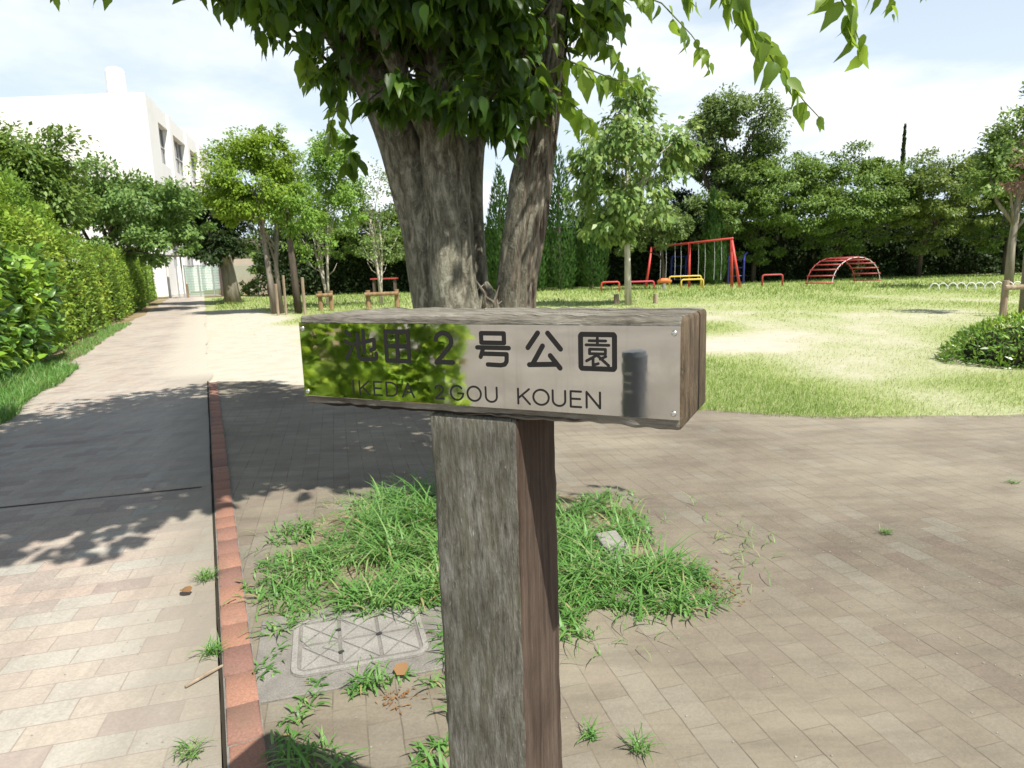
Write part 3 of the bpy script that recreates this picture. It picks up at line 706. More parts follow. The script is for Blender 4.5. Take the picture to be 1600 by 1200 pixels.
# ------------------------------------------------------------------ the park sign
YAW = R(64.516)
bdir = Vector((-math.sin(YAW), math.cos(YAW), 0))       # along the board, towards its far (left) end
back = Vector((math.cos(YAW), math.sin(YAW), 0))        # from the front of the board to its back
BW, BH, BD = 0.6294, 0.1442, 0.1806
O_TR = Vector((0.2182, 0.8459, 1.4273))
O_BL = O_TR + bdir * BW - Vector((0, 0, BH))            # front lower far corner
sign = thing('park_sign', 'grey weathered timber park name sign on a square post, mirror steel plate on its crossboard', 'sign')
# local frame of the sign: x along the board from its left end, y towards the back, z up
SM = Matrix(((-bdir.x, back.x, 0, O_BL.x), (-bdir.y, back.y, 0, O_BL.y), (0, 0, 1, 0), (0, 0, 0, 1)))
sign.matrix_world = SM
zb = O_BL.z
def rough_box(name, x0, x1, y0, y1, z0, z1, mats, nx, ny, nz, amp, bev, axis, parent, matfn):
    """a bevelled beam cut fine enough for weathered, uneven edges"""
    bm = bmesh.new()
    bmesh.ops.create_cube(bm, size=1)
    for v in bm.verts: v.co = Vector(((x0 + x1) / 2 + v.co.x * (x1 - x0), (y0 + y1) / 2 + v.co.y * (y1 - y0), (z0 + z1) / 2 + v.co.z * (z1 - z0)))
    bmesh.ops.bevel(bm, geom=bm.edges[:], offset=bev, segments=3, profile=0.5, affect='EDGES')
    L = (x1 - x0, y1 - y0, z1 - z0)[axis]
    lo = (x0, y0, z0)[axis]
    nrm = Vector([1 if i == axis else 0 for i in range(3)])
    for i in range(1, nx):
        p = nrm * (lo + bev + (L - 2 * bev) * i / nx)
        bmesh.ops.bisect_plane(bm, geom=bm.verts[:] + bm.edges[:] + bm.faces[:], plane_co=p, plane_no=nrm)
    from mathutils import noise as mn
    for v in bm.verts:
        q = v.co.copy(); q[axis] *= 6; q *= 9
        d = mn.noise_vector(q) * amp; d[axis] *= 0.3
        q2 = v.co * 40; q2[axis] *= 0.5
        v.co += d + mn.noise_vector(q2) * amp * 0.4
    for f in bm.faces: f.material_index = matfn(f.normal, f.calc_center_median()); f.smooth = True
    me = bpy.data.meshes.new(name); bm.to_mesh(me); bm.free()
    for m in mats: me.materials.append(m)
    o = bpy.data.objects.new(name, me); COL.objects.link(o); o.parent = parent
    return o
PX1 = BW - 0.2359; PX0 = PX1 - 0.150
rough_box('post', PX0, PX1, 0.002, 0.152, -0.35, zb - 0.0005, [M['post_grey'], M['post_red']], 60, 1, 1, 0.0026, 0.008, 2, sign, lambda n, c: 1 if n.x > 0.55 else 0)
rough_box('board', 0, BW, 0, BD, zb, zb + BH + 0.004, [M['board'], M['board_end']], 110, 1, 1, 0.0030, 0.007, 0, sign, lambda n, c: 1 if n.x > 0.6 else 0)
pl = MB(); pl.box(((0.0035 + 0.6265) / 2, -0.0022, zb + (0.0150 + 0.1372) / 2), (0.623, 0.0028, 0.1222))
plate = pl.build('plate', M['steel'], sign, bevel=0.0006, segs=1)
YF = -0.0038
# lettering, stroke by stroke with round ends
LV, LF = [], []
lay = [0]
def stroke(pts, w, x0, x1, z0, z1):
    P = [Vector((x0 + (x1 - x0) * a, zb + z0 + (z1 - z0) * b)) for a, b in pts]
    for i in range(len(P) - 1):
        lay[0] += 1; yy = YF - 0.000004 * (lay[0] % 40)
        a, b = P[i], P[i + 1]; d = (b - a)
        if d.length < 1e-7: continue
        ang = math.atan2(d.y, d.x); n0 = len(LV); h = w / 2
        ring = []
        for k in range(7):
            th = ang + math.pi / 2 + math.pi * k / 6; ring.append((a.x + h * math.cos(th), a.y + h * math.sin(th)))
        for k in range(7):
            th = ang - math.pi / 2 + math.pi * k / 6; ring.append((b.x + h * math.cos(th), b.y + h * math.sin(th)))
        for (x, z) in ring: LV.append((x, yy, z))
        LF.append(tuple(range(n0, n0 + 14)))
def arc(cx, cy, rx, ry, a0, a1, n=14): return [(cx + rx * math.cos(R(a0 + (a1 - a0) * i / n)), cy + ry * math.sin(R(a0 + (a1 - a0) * i / n))) for i in range(n + 1)]
G2 = arc(.5, .70, .42, .26, 170, -35, 14) + [(.10, .03), (.95, .03)]
CH = [
 ((.0965, .1560), [[(.06, .95), (.20, .84)], [(.0, .64), (.15, .54)], [(.02, .04), (.20, .36)], [(.28, .52), (.95, .70), (.95, .40), (.84, .36)], [(.62, 1.0), (.62, .27)], [(.42, .88), (.42, .14), (.50, .04), (.92, .04), (1.0, .10), (1.0, .24)]], .0068),
 ((.1745, .2185), [[(.03, .98), (.97, .98), (.97, .02), (.03, .02), (.03, .98)], [(.5, .98), (.5, .02)], [(.03, .5), (.97, .5)]], .0070),
 ((.2630, .2950), [G2], .0072),
 ((.3355, .3860), [[(.14, .97), (.86, .97), (.86, .68), (.14, .68), (.14, .97)], [(.0, .53), (1, .53)], [(.20, .53), (.10, .24)], [(.18, .34), (.93, .34), (.92, .12), (.86, .03), (.74, .0), (.32, .01)]], .0066),
 ((.4130, .4660), [[(.34, 1.0), (.05, .56)], [(.62, 1.0), (.97, .54)], [(.47, .62), (.18, .08)], [(.08, .05), (.84, .09)], [(.68, .34), (.95, -.02)]], .0072),
 ((.4930, .5410), [[(.04, .98), (.96, .98), (.99, .94), (.99, .04), (.96, .0), (.04, .0), (.01, .04), (.01, .94), (.04, .98)]], .0070),
 ((.4930, .5410), [[(.26, .80), (.74, .80)], [(.5, .88), (.5, .68)], [(.17, .68), (.83, .68)], [(.27, .56), (.73, .56), (.73, .43), (.27, .43), (.27, .56)], [(.5, .40), (.18, .22)], [(.37, .32), (.37, .10), (.52, .15)], [(.74, .36), (.58, .28)], [(.5, .38), (.82, .10)]], .0040)]
def letter_obj(name):
    global LV, LF
    me = bpy.data.meshes.new(name); me.from_pydata(LV, [], LF); me.materials.append(M['letter'])
    o_ = bpy.data.objects.new(name, me); COL.objects.link(o_); o_.parent = plate; LV, LF = [], []
for i, ((x0, x1), sts, w) in enumerate(CH):
    for st in sts: stroke(st, w, x0, x1, 0.0785, 0.1255)
    if i != 5: letter_obj('character')
EE = [[(0, 1), (0, 0)], [(0, 1), (1, 1)], [(0, .52), (.9, .52)], [(0, 0), (1, 0)]]
KK = [[(0, 1), (0, 0)], [(.95, 1), (0, .36)], [(.32, .58), (1, 0)]]
OO = [arc(.5, .5, .5, .5, 0, 360, 26)]
UU = [[(0, 1)] + arc(.5, .36, .5, .36, 180, 360, 12) + [(1, 1)]]
LAT = [((.1068, .1070), [[(0, 1), (0, 0)]]), ((.1190, .1375), KK), ((.1475, .1620), EE), ((.1712, .1915), [[(0, 0), (0, 1), (.4, 1)] + arc(.4, .5, .6, .5, 90, -90, 14) + [(0, 0)]]),
 ((.2010, .2220), [[(0, 0), (.5, 1), (1, 0)], [(.19, .36), (.81, .36)]]), ((.2595, .2755), [G2]), ((.2875, .3090), [arc(.5, .5, .5, .5, 42, 335, 22) + [(1, .47), (.58, .47)]]), ((.3160, .3385), OO), ((.3465, .3645), UU),
 ((.3985, .4165), KK), ((.4220, .4455), OO), ((.4515, .4700), UU), ((.4780, .4930), EE), ((.5010, .5200), [[(0, 0), (0, 1), (1, 0), (1, 1)]])]
for i, ((x0, x1), sts) in enumerate(LAT):
    for st in sts: stroke(st, .0030, x0, x1, 0.0228 + 0.0018 * x0 / .5, 0.0440 + 0.0022 * x0 / .5)
    letter_obj('letter')
for (x, z) in ((0.6185, 0.1275), (0.6185, 0.0235), (0.0110, 0.1275), (0.0110, 0.0225)):
    m = MB()
    rings = [(0.0040, 0.0), (0.0038, 0.0010), (0.0024, 0.0018), (0.0002, 0.0020)]
    vs, fs = [], []
    for r, d in rings: vs += [(x + r * math.cos(a), -0.0036 - d, zb + z + r * math.sin(a)) for a in np.linspace(0, 2 * math.pi, 14, endpoint=False)]
    for i in range(3): fs += [(i * 14 + k, i * 14 + (k + 1) % 14, (i + 1) * 14 + (k + 1) % 14, (i + 1) * 14 + k) for k in range(14)]
    fs.append(tuple(3 * 14 + k for k in range(14)))
    m.add(vs, fs); m.build('screw', M['screw'], plate, smooth=True)

# ------------------------------------------------------------------ the multi-stemmed tree behind the sign
def big_stem(path, rad, seg, amp, seed, grooves=()):
    """thick stem with flutes and bosses"""
    from mathutils import noise as mn
    P = [Vector(p) for p in path]
    # resample smoothly
    pts, rs = [], []
    n = len(P)
    for i in range(n - 1):
        p0, p1, p2, p3 = P[max(i - 1, 0)], P[i], P[i + 1], P[min(i + 2, n - 1)]
        m = max(3, int((p2 - p1).length / 0.045))
        for k in range(m):
            u = k / m
            pts.append(0.5 * ((2 * p1) + (p2 - p0) * u + (2 * p0 - 5 * p1 + 4 * p2 - p3) * u * u + (3 * p1 - p0 - 3 * p2 + p3) * u ** 3))
            rs.append(rad[i] * (1 - u) + rad[i + 1] * u)
    pts.append(P[-1]); rs.append(rad[-1])
    vs, fs = [], []
    ref = Vector((0.31, 0.95, 0.02))
    for i, p in enumerate(pts):
        tg = (pts[min(i + 1, len(pts) - 1)] - pts[max(i - 1, 0)]).normalized()
        u = (ref - tg * ref.dot(tg)).normalized(); w = tg.cross(u); ref = u
        for k in range(seg):
            a = 2 * math.pi * k / seg
            q = Vector((math.cos(a) * 1.6 + seed, math.sin(a) * 1.6, p.z * 0.9))
            q2 = Vector((math.cos(a) * 4.2 + seed, math.sin(a) * 4.2, p.z * 2.6))
            r = rs[i] * (1 + amp * mn.noise(q) + amp * 0.4 * mn.noise(q2))
            for (a0, wd, dp) in grooves:
                da = (a - R(a0) - .35 * mn.noise(Vector((seed, a0, p.z * 2.2))) + math.pi) % (2 * math.pi) - math.pi
                r *= 1 - dp * math.exp(-(da / wd) ** 2) * (0.6 + 0.6 * mn.noise(Vector((a0, seed, p.z * 3))))
            vs.append(p + (u * math.cos(a) + w * math.sin(a)) * r)
    for i in range(len(pts) - 1):
        for k in range(seg):
            k2 = (k + 1) % seg; fs.append((i * seg + k, i * seg + k2, (i + 1) * seg + k2, (i + 1) * seg + k))
    return vs, fs
tree = thing('broadleaf_tree', 'large dark leaved tree with several thick grey stems, directly behind the name sign', 'tree', (-0.12, 4.0, 0))
tb = MB()
GRV = [[(200, .12, .12)], [(238, .13, .38), (205, .10, .15)], [], [(200, .15, .3)]]
STEMS = [([(-.22, 4.05, -.05), (-.34, 4.05, .65), (-.43, 4.0, 1.3), (-.51, 3.98, 1.9), (-.70, 3.97, 2.5), (-1.12, 3.95, 3.2), (-1.7, 3.9, 4.3)], [.22, .16, .140, .130, .108, .09, .05], .16, 1.0),
         ([(-.16, 3.9, -.05), (-.22, 3.87, .65), (-.31, 3.86, 1.3), (-.32, 3.86, 1.7), (-.33, 3.88, 2.1), (-.33, 3.92, 2.7), (-.3, 4.0, 3.6), (-.2, 4.1, 4.9)], [.21, .162, .138, .126, .124, .11, .08, .04], .15, 7.0),
         ([(-.12, 4.18, .4), (-.19, 4.22, 1.3), (-.20, 4.28, 2.0), (-.10, 4.38, 2.8), (.05, 4.5, 4.0)], [.11, .07, .060, .055, .035], .12, 3.3)]
STEMS.append(([(-.12, 4.02, -.05), (-.12, 4.0, .6), (-.12, 3.98, 1.12), (-.125, 3.98, 1.28), (-.13, 3.98, 1.42)], [.2, .16, .125, .075, .008], .45, 5.0))
for (path, rad, amp, sd), gv in zip(STEMS, GRV):
    vs, fs = big_stem(path, rad, 64, amp, sd, gv); tb.add(vs, fs)
for p in ([(-.40, 3.9, 2.2), (-.7, 3.7, 2.9), (-1.2, 3.5, 3.6), (-2.2, 3.3, 4.1), (-3.0, 3.6, 4.3)], [(-1.1, 3.95, 3.2), (-1.9, 4.6, 3.9), (-2.9, 5.4, 4.6)], [(-.3, 4, 3.5), (-.6, 5.0, 4.2), (-1.2, 6.0, 5.0)], [(-1.2, 3.95, 3.35), (-2.4, 3.9, 4.0), (-3.6, 4.3, 4.5)]):
    tb.tube(p, [.06, .045, .03, .02, .012][:len(p)], 8, True, 0.05)
tb.build('trunk', M['bark_big'], tree, smooth=True)
tb = MB()
vs, fs = big_stem([(.0, 4.0, -.05), (.0, 4.0, .65), (.03, 3.98, 1.3), (.085, 3.96, 1.65), (.14, 3.95, 1.95), (.23, 3.95, 2.35), (.32, 3.95, 2.9), (.47, 3.95, 3.7), (.55, 4.0, 4.6)], [.21, .15, .115, .118, .122, .085, .07, .05, .03], 72, .20, 11.0, [(215, .10, .34), (248, .09, .42), (190, .07, .15), (268, .10, .25)]); tb.add(vs, fs)
tb.tube([(.33, 3.95, 2.9), (.8, 3.5, 3.35), (1.0, 3.0, 3.2)], [.03, .02, .012], 6)
for i in range(9):          # torn splinters in the crotch
    x, y, z, h_ = random.uniform(-.20, -.04), random.uniform(3.83, 3.9), random.uniform(1.18, 1.3), random.uniform(.08, .22)
    tb.tube([(x, y, z), (x + random.uniform(-.03, .03), y - .02, z + h_ * .6), (x + random.uniform(-.06, .06), y - .03, z + h_)], [.016, .010, .002], 5)
so = tb.build('split_stem', [M['bark_peel'], M['bark_big']], tree, smooth=True)
for pg in so.data.polygons:
    if pg.normal.x < -0.05: pg.material_index = 1
# upper crown, over the frame: it casts the wide shade on the path
P1, D1, N1, _ = clump_cloud([(-1.35, 4.25, 4.75, 2.85, 2.65, 1.15, 24000, 420), (-1.2, 4.2, 5.3, 1.8, 1.9, 1.2, 5000, 70), (-1.9, 2.5, 4.4, 2.0, 1.65, .75, 8500, 140)], 0.17, 0.6, 0.2)
ok = (P1[:, 2] > 1.62 + 0.385 * P1[:, 1] + 0.1) | ((P1[:, 0] > -1.3) & (P1[:, 0] < 0.5) & (P1[:, 2] > 2.6))
P1, D1, N1 = P1[ok], D1[ok], N1[ok]
# lower foliage in view, hung in front of and round the stems
low = [(-1.25, 3.75, 3.16, .42, .45, .26, 560, 28), (-1.12, 3.7, 2.93, .26, .3, .22, 330, 18), (-.88, 3.65, 2.98, .40, .40, .30, 800, 34), (-.5, 3.5, 2.90, .38, .30, .36, 760, 34), (-.15, 3.5, 2.85, .36, .30, .38, 660, 32), (.06, 3.62, 2.80, .22, .28, .34, 280, 20),
       (-.10, 3.6, 2.36, .28, .22, .20, 210, 16), (-.44, 3.55, 2.36, .30, .2, .19, 190, 14), (.03, 3.65, 2.20, .13, .16, .14, 75, 7), (.14, 3.7, 2.42, .10, .14, .14, 45, 8), (-.45, 3.95, 2.75, .5, .3, .45, 700, 26), (.1, 3.95, 2.75, .35, .3, .4, 400, 18), (-.05, 4.5, 2.9, .6, .4, .5, 600, 22), (-.72, 4.45, 2.9, .5, .4, .4, 420, 20),
       (.55, 4.05, 2.95, .22, .30, .24, 150, 12), (-.95, 3.8, 2.52, .09, .12, .16, 26, 6), (-.83, 3.85, 2.12, .06, .08, .18, 14, 6)]
P2, D2, N2, subs2 = clump_cloud(low, 0.34, 0.75, 0.15)
P, D, N = np.concatenate([P1, P2]), np.concatenate([D1, D2]), np.concatenate([N1, N2])
S = np.concatenate([rng.uniform(.10, .17, len(P1)), rng.uniform(.06, .125, len(P2))])
leaf_obj('crown', P1, D1, N1, rng.uniform(.10, .17, len(P1)), M['leaf_main'], tree, 'ovate', rng.beta(1.6, 3.2, len(P1)))
leaf_obj('lower_foliage', P2, D2, N2, rng.uniform(.05, .125, len(P2)), M['leaf_main'], tree, 'fine', rng.beta(1.1, 2.4, len(P2)))
tw = MB()
for i in range(60):
    tg = subs2[rng.integers(0, len(subs2))]; a = np.array([(-.8, 3.95, 2.5), (-.36, 3.85, 2.5), (-.3, 3.95, 3.3), (.25, 3.95, 2.5), (.35, 3.95, 3.0)][i % 5])
    tw.tube([a, (a + tg) / 2 + np.array([0, 0, .08]), tg], [.010, .007, .003], 4)
tw.build('twigs', M['bark_dark'], tree)
# sprays of young leaves that hang into the sky
def spray(path, r0, step, size, seed, mat=None, tipcol=False):
    rr = np.random.default_rng(seed)
    P = [Vector(p) for p in path]
    L = sum((P[i + 1] - P[i]).length for i in range(len(P) - 1))
    pts = []; n = max(2, int(L / 0.02))
    acc = []
    for i in range(len(P) - 1):
        m = max(2, int((P[i + 1] - P[i]).length / 0.02))
        acc += [P[i].lerp(P[i + 1], k / m) for k in range(m)]
    acc.append(P[-1])
    b = MB(); b.tube(acc[::2] + [acc[-1]], list(np.linspace(r0, r0 * .25, len(acc[::2]) + 1)), 5)
    br = b.build('hanging_branch', M['twig_green'], tree, smooth=True)
    pos, dr, nr, sz = [], [], [], []
    k = 0; i = 2
    while i < len(acc):
        p = acc[i]; tg = (acc[min(i + 1, len(acc) - 1)] - acc[max(i - 1, 0)]).normalized()
        side = (1 if rr.random() < .5 else -1) if rr.random() < .35 else (1 if k % 2 else -1)
        sd = Vector((0.9 * side, rr.uniform(-.9, .9), rr.uniform(-.2, .4))); p = p + Vector((rr.normal(0, .012), rr.normal(0, .012), rr.normal(0, .006)))
        pos.append(p); d = tg * rr.uniform(.0, .6) + sd * rr.uniform(.05, .9) + Vector((0, 0, rr.uniform(-1.4, -.3))); dr.append(d)
        nr.append(Vector((rr.uniform(-1.2, 1.2), rr.uniform(-1.2, .5), rr.uniform(-.2, 1.0))))
        f = i / len(acc); sz.append(size * rr.uniform(.55, 1.3) * (1.05 - .5 * f ** 3))
        k += 1; i += max(1, int(step / 0.02 * rr.uniform(.6, 1.4)))
    rd = rr.uniform(.35, .95, len(pos))
    lf = leaf_obj('leaves', np.array(pos), np.array(dr), np.array(nr), np.array(sz), M['leaf_spray'], br, 'fine', rd)
    return br
M['leaf_spray'] = leaf_mat('young_mulberry_leaf', [(0.048, 0.096, 0.0168), (0.09, 0.168, 0.024), (0.144, 0.24, 0.03), (0.192, 0.288, 0.036)], 0.5, (0.42, 0.60, 0.06), 0.4, 0.4)
t = NT('young_twig'); M['twig_green'] = t.fin((0.12, 0.13, 0.05), 0.7, 0.2)
def up_at(px, py, D):      # a point seen in that direction, D metres ahead (design aid)
    d = rt * ((px - 800) / 1052) - up * ((py - 600) / 1052) + fw
    return Vector((0, 0, 1.5)) + d * (D / d.y)
spray([(.95, 2.95, 2.95), (.88, 2.85, 2.72), (.87, 2.8, 2.55), (.97, 2.8, 2.40), (1.06, 2.78, 2.24), (1.18, 2.78, 2.10), (1.25, 2.78, 2.03)], .007, .022, .125, 5)
spray([(1.18, 2.9, 2.85), (1.24, 2.88, 2.68), (1.32, 2.85, 2.52), (1.38, 2.82, 2.38), (1.42, 2.82, 2.28)], .005, .026, .110, 6)
spray([(1.38, 2.95, 2.75), (1.46, 2.92, 2.62), (1.53, 2.92, 2.55), (1.60, 2.92, 2.46)], .004, .030, .10, 7)
spray([(.42, 3.8, 2.95), (.60, 3.7, 2.88), (.80, 3.6, 2.76), (.95, 3.55, 2.58), (1.02, 3.5, 2.42)], .006, .040, .10, 8)
spray([(.38, 3.7, 3.02), (.52, 3.5, 2.92), (.60, 3.3, 2.78), (.66, 3.2, 2.62)], .005, .030, .11, 9)
spray([(.30, 3.85, 2.6), (.42, 3.75, 2.52), (.58, 3.65, 2.42), (.72, 3.6, 2.40)], .006, .032, .12, 10)
spray([(.55, 3.4, 3.0), (.66, 3.3, 2.86), (.78, 3.25, 2.74), (.86, 3.2, 2.60)], .005, .036, .10, 17)
spray([(.85, 3.3, 3.05), (.98, 3.2, 2.9), (1.04, 3.15, 2.74)], .005, .034, .10, 18)
spray([(1.62, 3.0, 2.85), (1.72, 3.0, 2.70), (1.77, 3.0, 2.58)], .004, .034, .11, 19)
spray([(.26, 3.85, 2.40), (.36, 3.75, 2.34), (.46, 3.65, 2.22)], .005, .030, .13, 11)
spray([(.34, 3.9, 2.9), (.48, 3.9, 2.75), (.62, 3.9, 2.62), (.68, 3.9, 2.48)], .005, .030, .11, 12)
spray([(-1.6, 3.6, 3.1), (-1.80, 3.6, 2.98), (-1.94, 3.6, 2.86)], .005, .045, .11, 13)
spray([(-1.95, 3.7, 3.15), (-2.15, 3.7, 3.02), (-2.25, 3.7, 2.92)], .004, .050, .10, 14)
spray([(-.95, 3.85, 2.75), (-1.02, 3.8, 2.62), (-1.05, 3.8, 2.48)], .004, .030, .11, 15)
spray([(-.85, 3.85, 2.45), (-.92, 3.8, 2.30), (-.95, 3.8, 2.15)], .004, .030, .10, 16)
adopt(tree)

# ------------------------------------------------------------------ manhole, block, twigs, small weeds
def rrect(cx, cy, w, h, r, ang, n=5):
    out = []
    for (sx, sy, a0) in ((1, 1, 0), (-1, 1, 90), (-1, -1, 180), (1, -1, 270)):
        for k in range(n + 1):
            a = R(a0 + 90 * k / n); out.append((sx * (w / 2 - r) + r * math.cos(a), sy * (h / 2 - r) + r * math.sin(a)))
    ca, sa = math.cos(ang), math.sin(ang)
    return [(cx + x * ca - y * sa, cy + x * sa + y * ca) for x, y in out]
MA = R(15.5); MC = (-0.66, 2.55)
mh = thing('manhole_cover', 'grey concrete manhole cover with ribbed lid beside the brick kerb', 'manhole cover', (MC[0], MC[1], 0))
m = MB(); m.prism(rrect(MC[0], MC[1], 0.80, 0.62, 0.02, MA), -0.02, 0.014); m.build('frame', M['concrete'], mh, bevel=0.004, segs=1)
lid = MB(); lid.prism(rrect(MC[0], MC[1], 0.53, 0.42, 0.06, MA), 0.0, 0.019)
lid_o = lid.build('lid', M['lid_groove'], mh, bevel=0.002, segs=1)
ca, sa = math.cos(MA), math.sin(MA)
def ml(x, y): return (MC[0] + x * ca - y * sa, MC[1] + x * sa + y * ca)
m = MB()
outer, inner = rrect(0, 0, 0.525, 0.415, 0.058, 0), rrect(0, 0, 0.482, 0.372, 0.04, 0)
n = len(outer)
vs = [(*ml(*p), 0.0235) for p in outer] + [(*ml(*p), 0.0235) for p in inner] + [(*ml(*p), 0.018) for p in outer] + [(*ml(*p), 0.018) for p in inner]
fs = []
for i in range(n):
    j = (i + 1) % n
    fs += [(i, j, n + j, n + i), (2 * n + j, 2 * n + i, 3 * n + i, 3 * n + j), (i, 2 * n + i, 2 * n + j, j), (n + i, n + j, 3 * n + j, 3 * n + i)]
m.add(vs, fs); m.build('rim', M['lid'], lid_o)
# raised triangular panels between the ribs
m = MB()
for ix in range(3):
    for iy in range(2):
        cx, cy = (ix - 1) * 0.155, (iy - 0.5) * 0.178
        w, h, g = 0.070, 0.081, 0.006
        for tri in (((-w, -h + g), (-w, h - g), (-g, 0)), ((w, h - g), (w, -h + g), (g, 0)), ((-w + g, h), (w - g, h), (0, g)), ((w - g, -h), (-w + g, -h), (0, -g))):
            m.prism([ml(cx + x, cy + y) for x, y in tri], 0.0185, 0.0225)
m.build('rib_panels', M['lid'], lid_o)
for (x, y) in ((-0.075, -0.09), (-0.082, 0.085), (0.08, 0.0)):
    m = MB(); m.prism(rrect(*ml(x, y), 0.024, 0.017, 0.006, MA + 0.3), 0.0195, 0.0236); m.build('lifting_hole', M['rubber'], lid_o)  # black raised caps stand in for the dark inside open holes
adopt(mh)

m = MB(); m.prism([(0.45, 3.20), (0.57, 3.24), (0.54, 3.47), (0.42, 3.43)], 0.0, 0.075); o = m.build('concrete_block', M['lid'], None, bevel=0.01)
tag(o, 'small pale concrete marker block half hidden in the weeds', 'block')

def tuft(x, y, n, h, spread, label, first=[None]):
    a = rng.uniform(0, 2 * math.pi, n); r = spread * rng.random(n)
    P = np.stack([r * np.cos(a), r * np.sin(a), np.zeros(n)], 1)
    o = blade_obj('grass_tuft', P, h * rng.uniform(.5, 1.3, n), .0055 * rng.uniform(.6, 1.4, n), rng.uniform(.6, 2.0, n), M['leaf_weed'], seg=4)
    o.location = (x, y, 0.004); tag(o, label, 'grass tuft', 'grass tufts in the paving joints')
tuft(2.01, 3.46, 40, .045, .03, 'tiny green grass tuft alone in the middle of the open brown paving')
tuft(0.36, 1.86, 36, .065, .03, 'small green tuft in the paving right of the sign post, at the photo bottom')
tuft(0.215, 1.93, 30, .055, .025, 'yellowish tuft close against the right side of the sign post')
tuft(-1.56, 3.16, 70, .07, .05, 'tuft growing left of the brick kerb near the edge of the tree shade')
tuft(-1.24, 2.48, 60, .065, .04, 'tuft left of the brick kerb, level with the manhole cover')
tuft(-1.06, 1.91, 50, .05, .05, 'lowest tuft left of the brick kerb beside the pavers at the photo bottom')
tuft(3.25, 4.20, 30, .035, .04, 'tiny flat tuft on the paving at the right photo edge')
tuft(0.86, 2.80, 60, .05, .08, 'dry reddish tuft at the right tip of the weed patch')
m = MB(); m.tube([(-1.24, 2.26, 0.012), (-1.19, 2.33, 0.018), (-1.155, 2.39, 0.013)], [.005, .008, .005], 7); o = m.build('twig', M['stake'], None); tag(o, 'short broken brown twig lying on the pavers against the brick kerb', 'twig')
for (x, y, a, lb) in ((-0.46, 2.27, 1.2, 'curled brown dead leaf beside the manhole cover'), (-1.56, 2.99, 2.6, 'dry brown leaf on the pavers left of the brick kerb')):
    o = leaf_obj('dead_leaf', np.array([[0, 0, 0.0]]), np.array([[math.cos(a), math.sin(a), .15]]), np.array([[.3, -.2, .9]]), np.array([.075]), M['leaf_dead'], None, 'ovate'); o.location = (x, y, 0.026); tag(o, lb, 'leaf', 'fallen leaves')
o = leaf_obj('dry_litter', np.stack([rng.normal(-0.44, .05, 60), rng.normal(2.17, .035, 60), np.full(60, .012)], 1), sphere(60) * np.array([1, 1, .15]), sphere(60) + np.array([0, 0, 2]), rng.uniform(.012, .03, 60), M['leaf_dead'], None, 'long'); kind(o, 'stuff')
o = leaf_obj('dry_litter', np.stack([rng.normal(0.92, .07, 150), rng.normal(2.92, .09, 150), np.full(150, .012)], 1), sphere(150) * np.array([1, 1, .3]), sphere(150) + np.array([0, 0, 2]), rng.uniform(.012, .035, 150), M['leaf_dead'], None, 'long'); kind(o, 'stuff')
# grit on the pavings
n = 1400
x, y = rng.uniform(-3, 6, n), rng.uniform(1.5, 7, n); sz = rng.uniform(.002, .006, n)
Vg = (np.stack([x, y, np.full(n, .006)], 1)[:, None, :] + np.array([(1, 0, 0), (-.6, .8, 0), (-.5, -.8, 0), (0, 0, .8)])[None] * sz[:, None, None]).reshape(-1, 3)
off = (np.arange(n) * 4)[:, None, None]
o = mesh_np('grit', Vg, [(np.array([(0, 1, 3), (1, 2, 3), (2, 0, 3)])[None] + off).reshape(-1, 3)], M['lid']); kind(o, 'stuff')

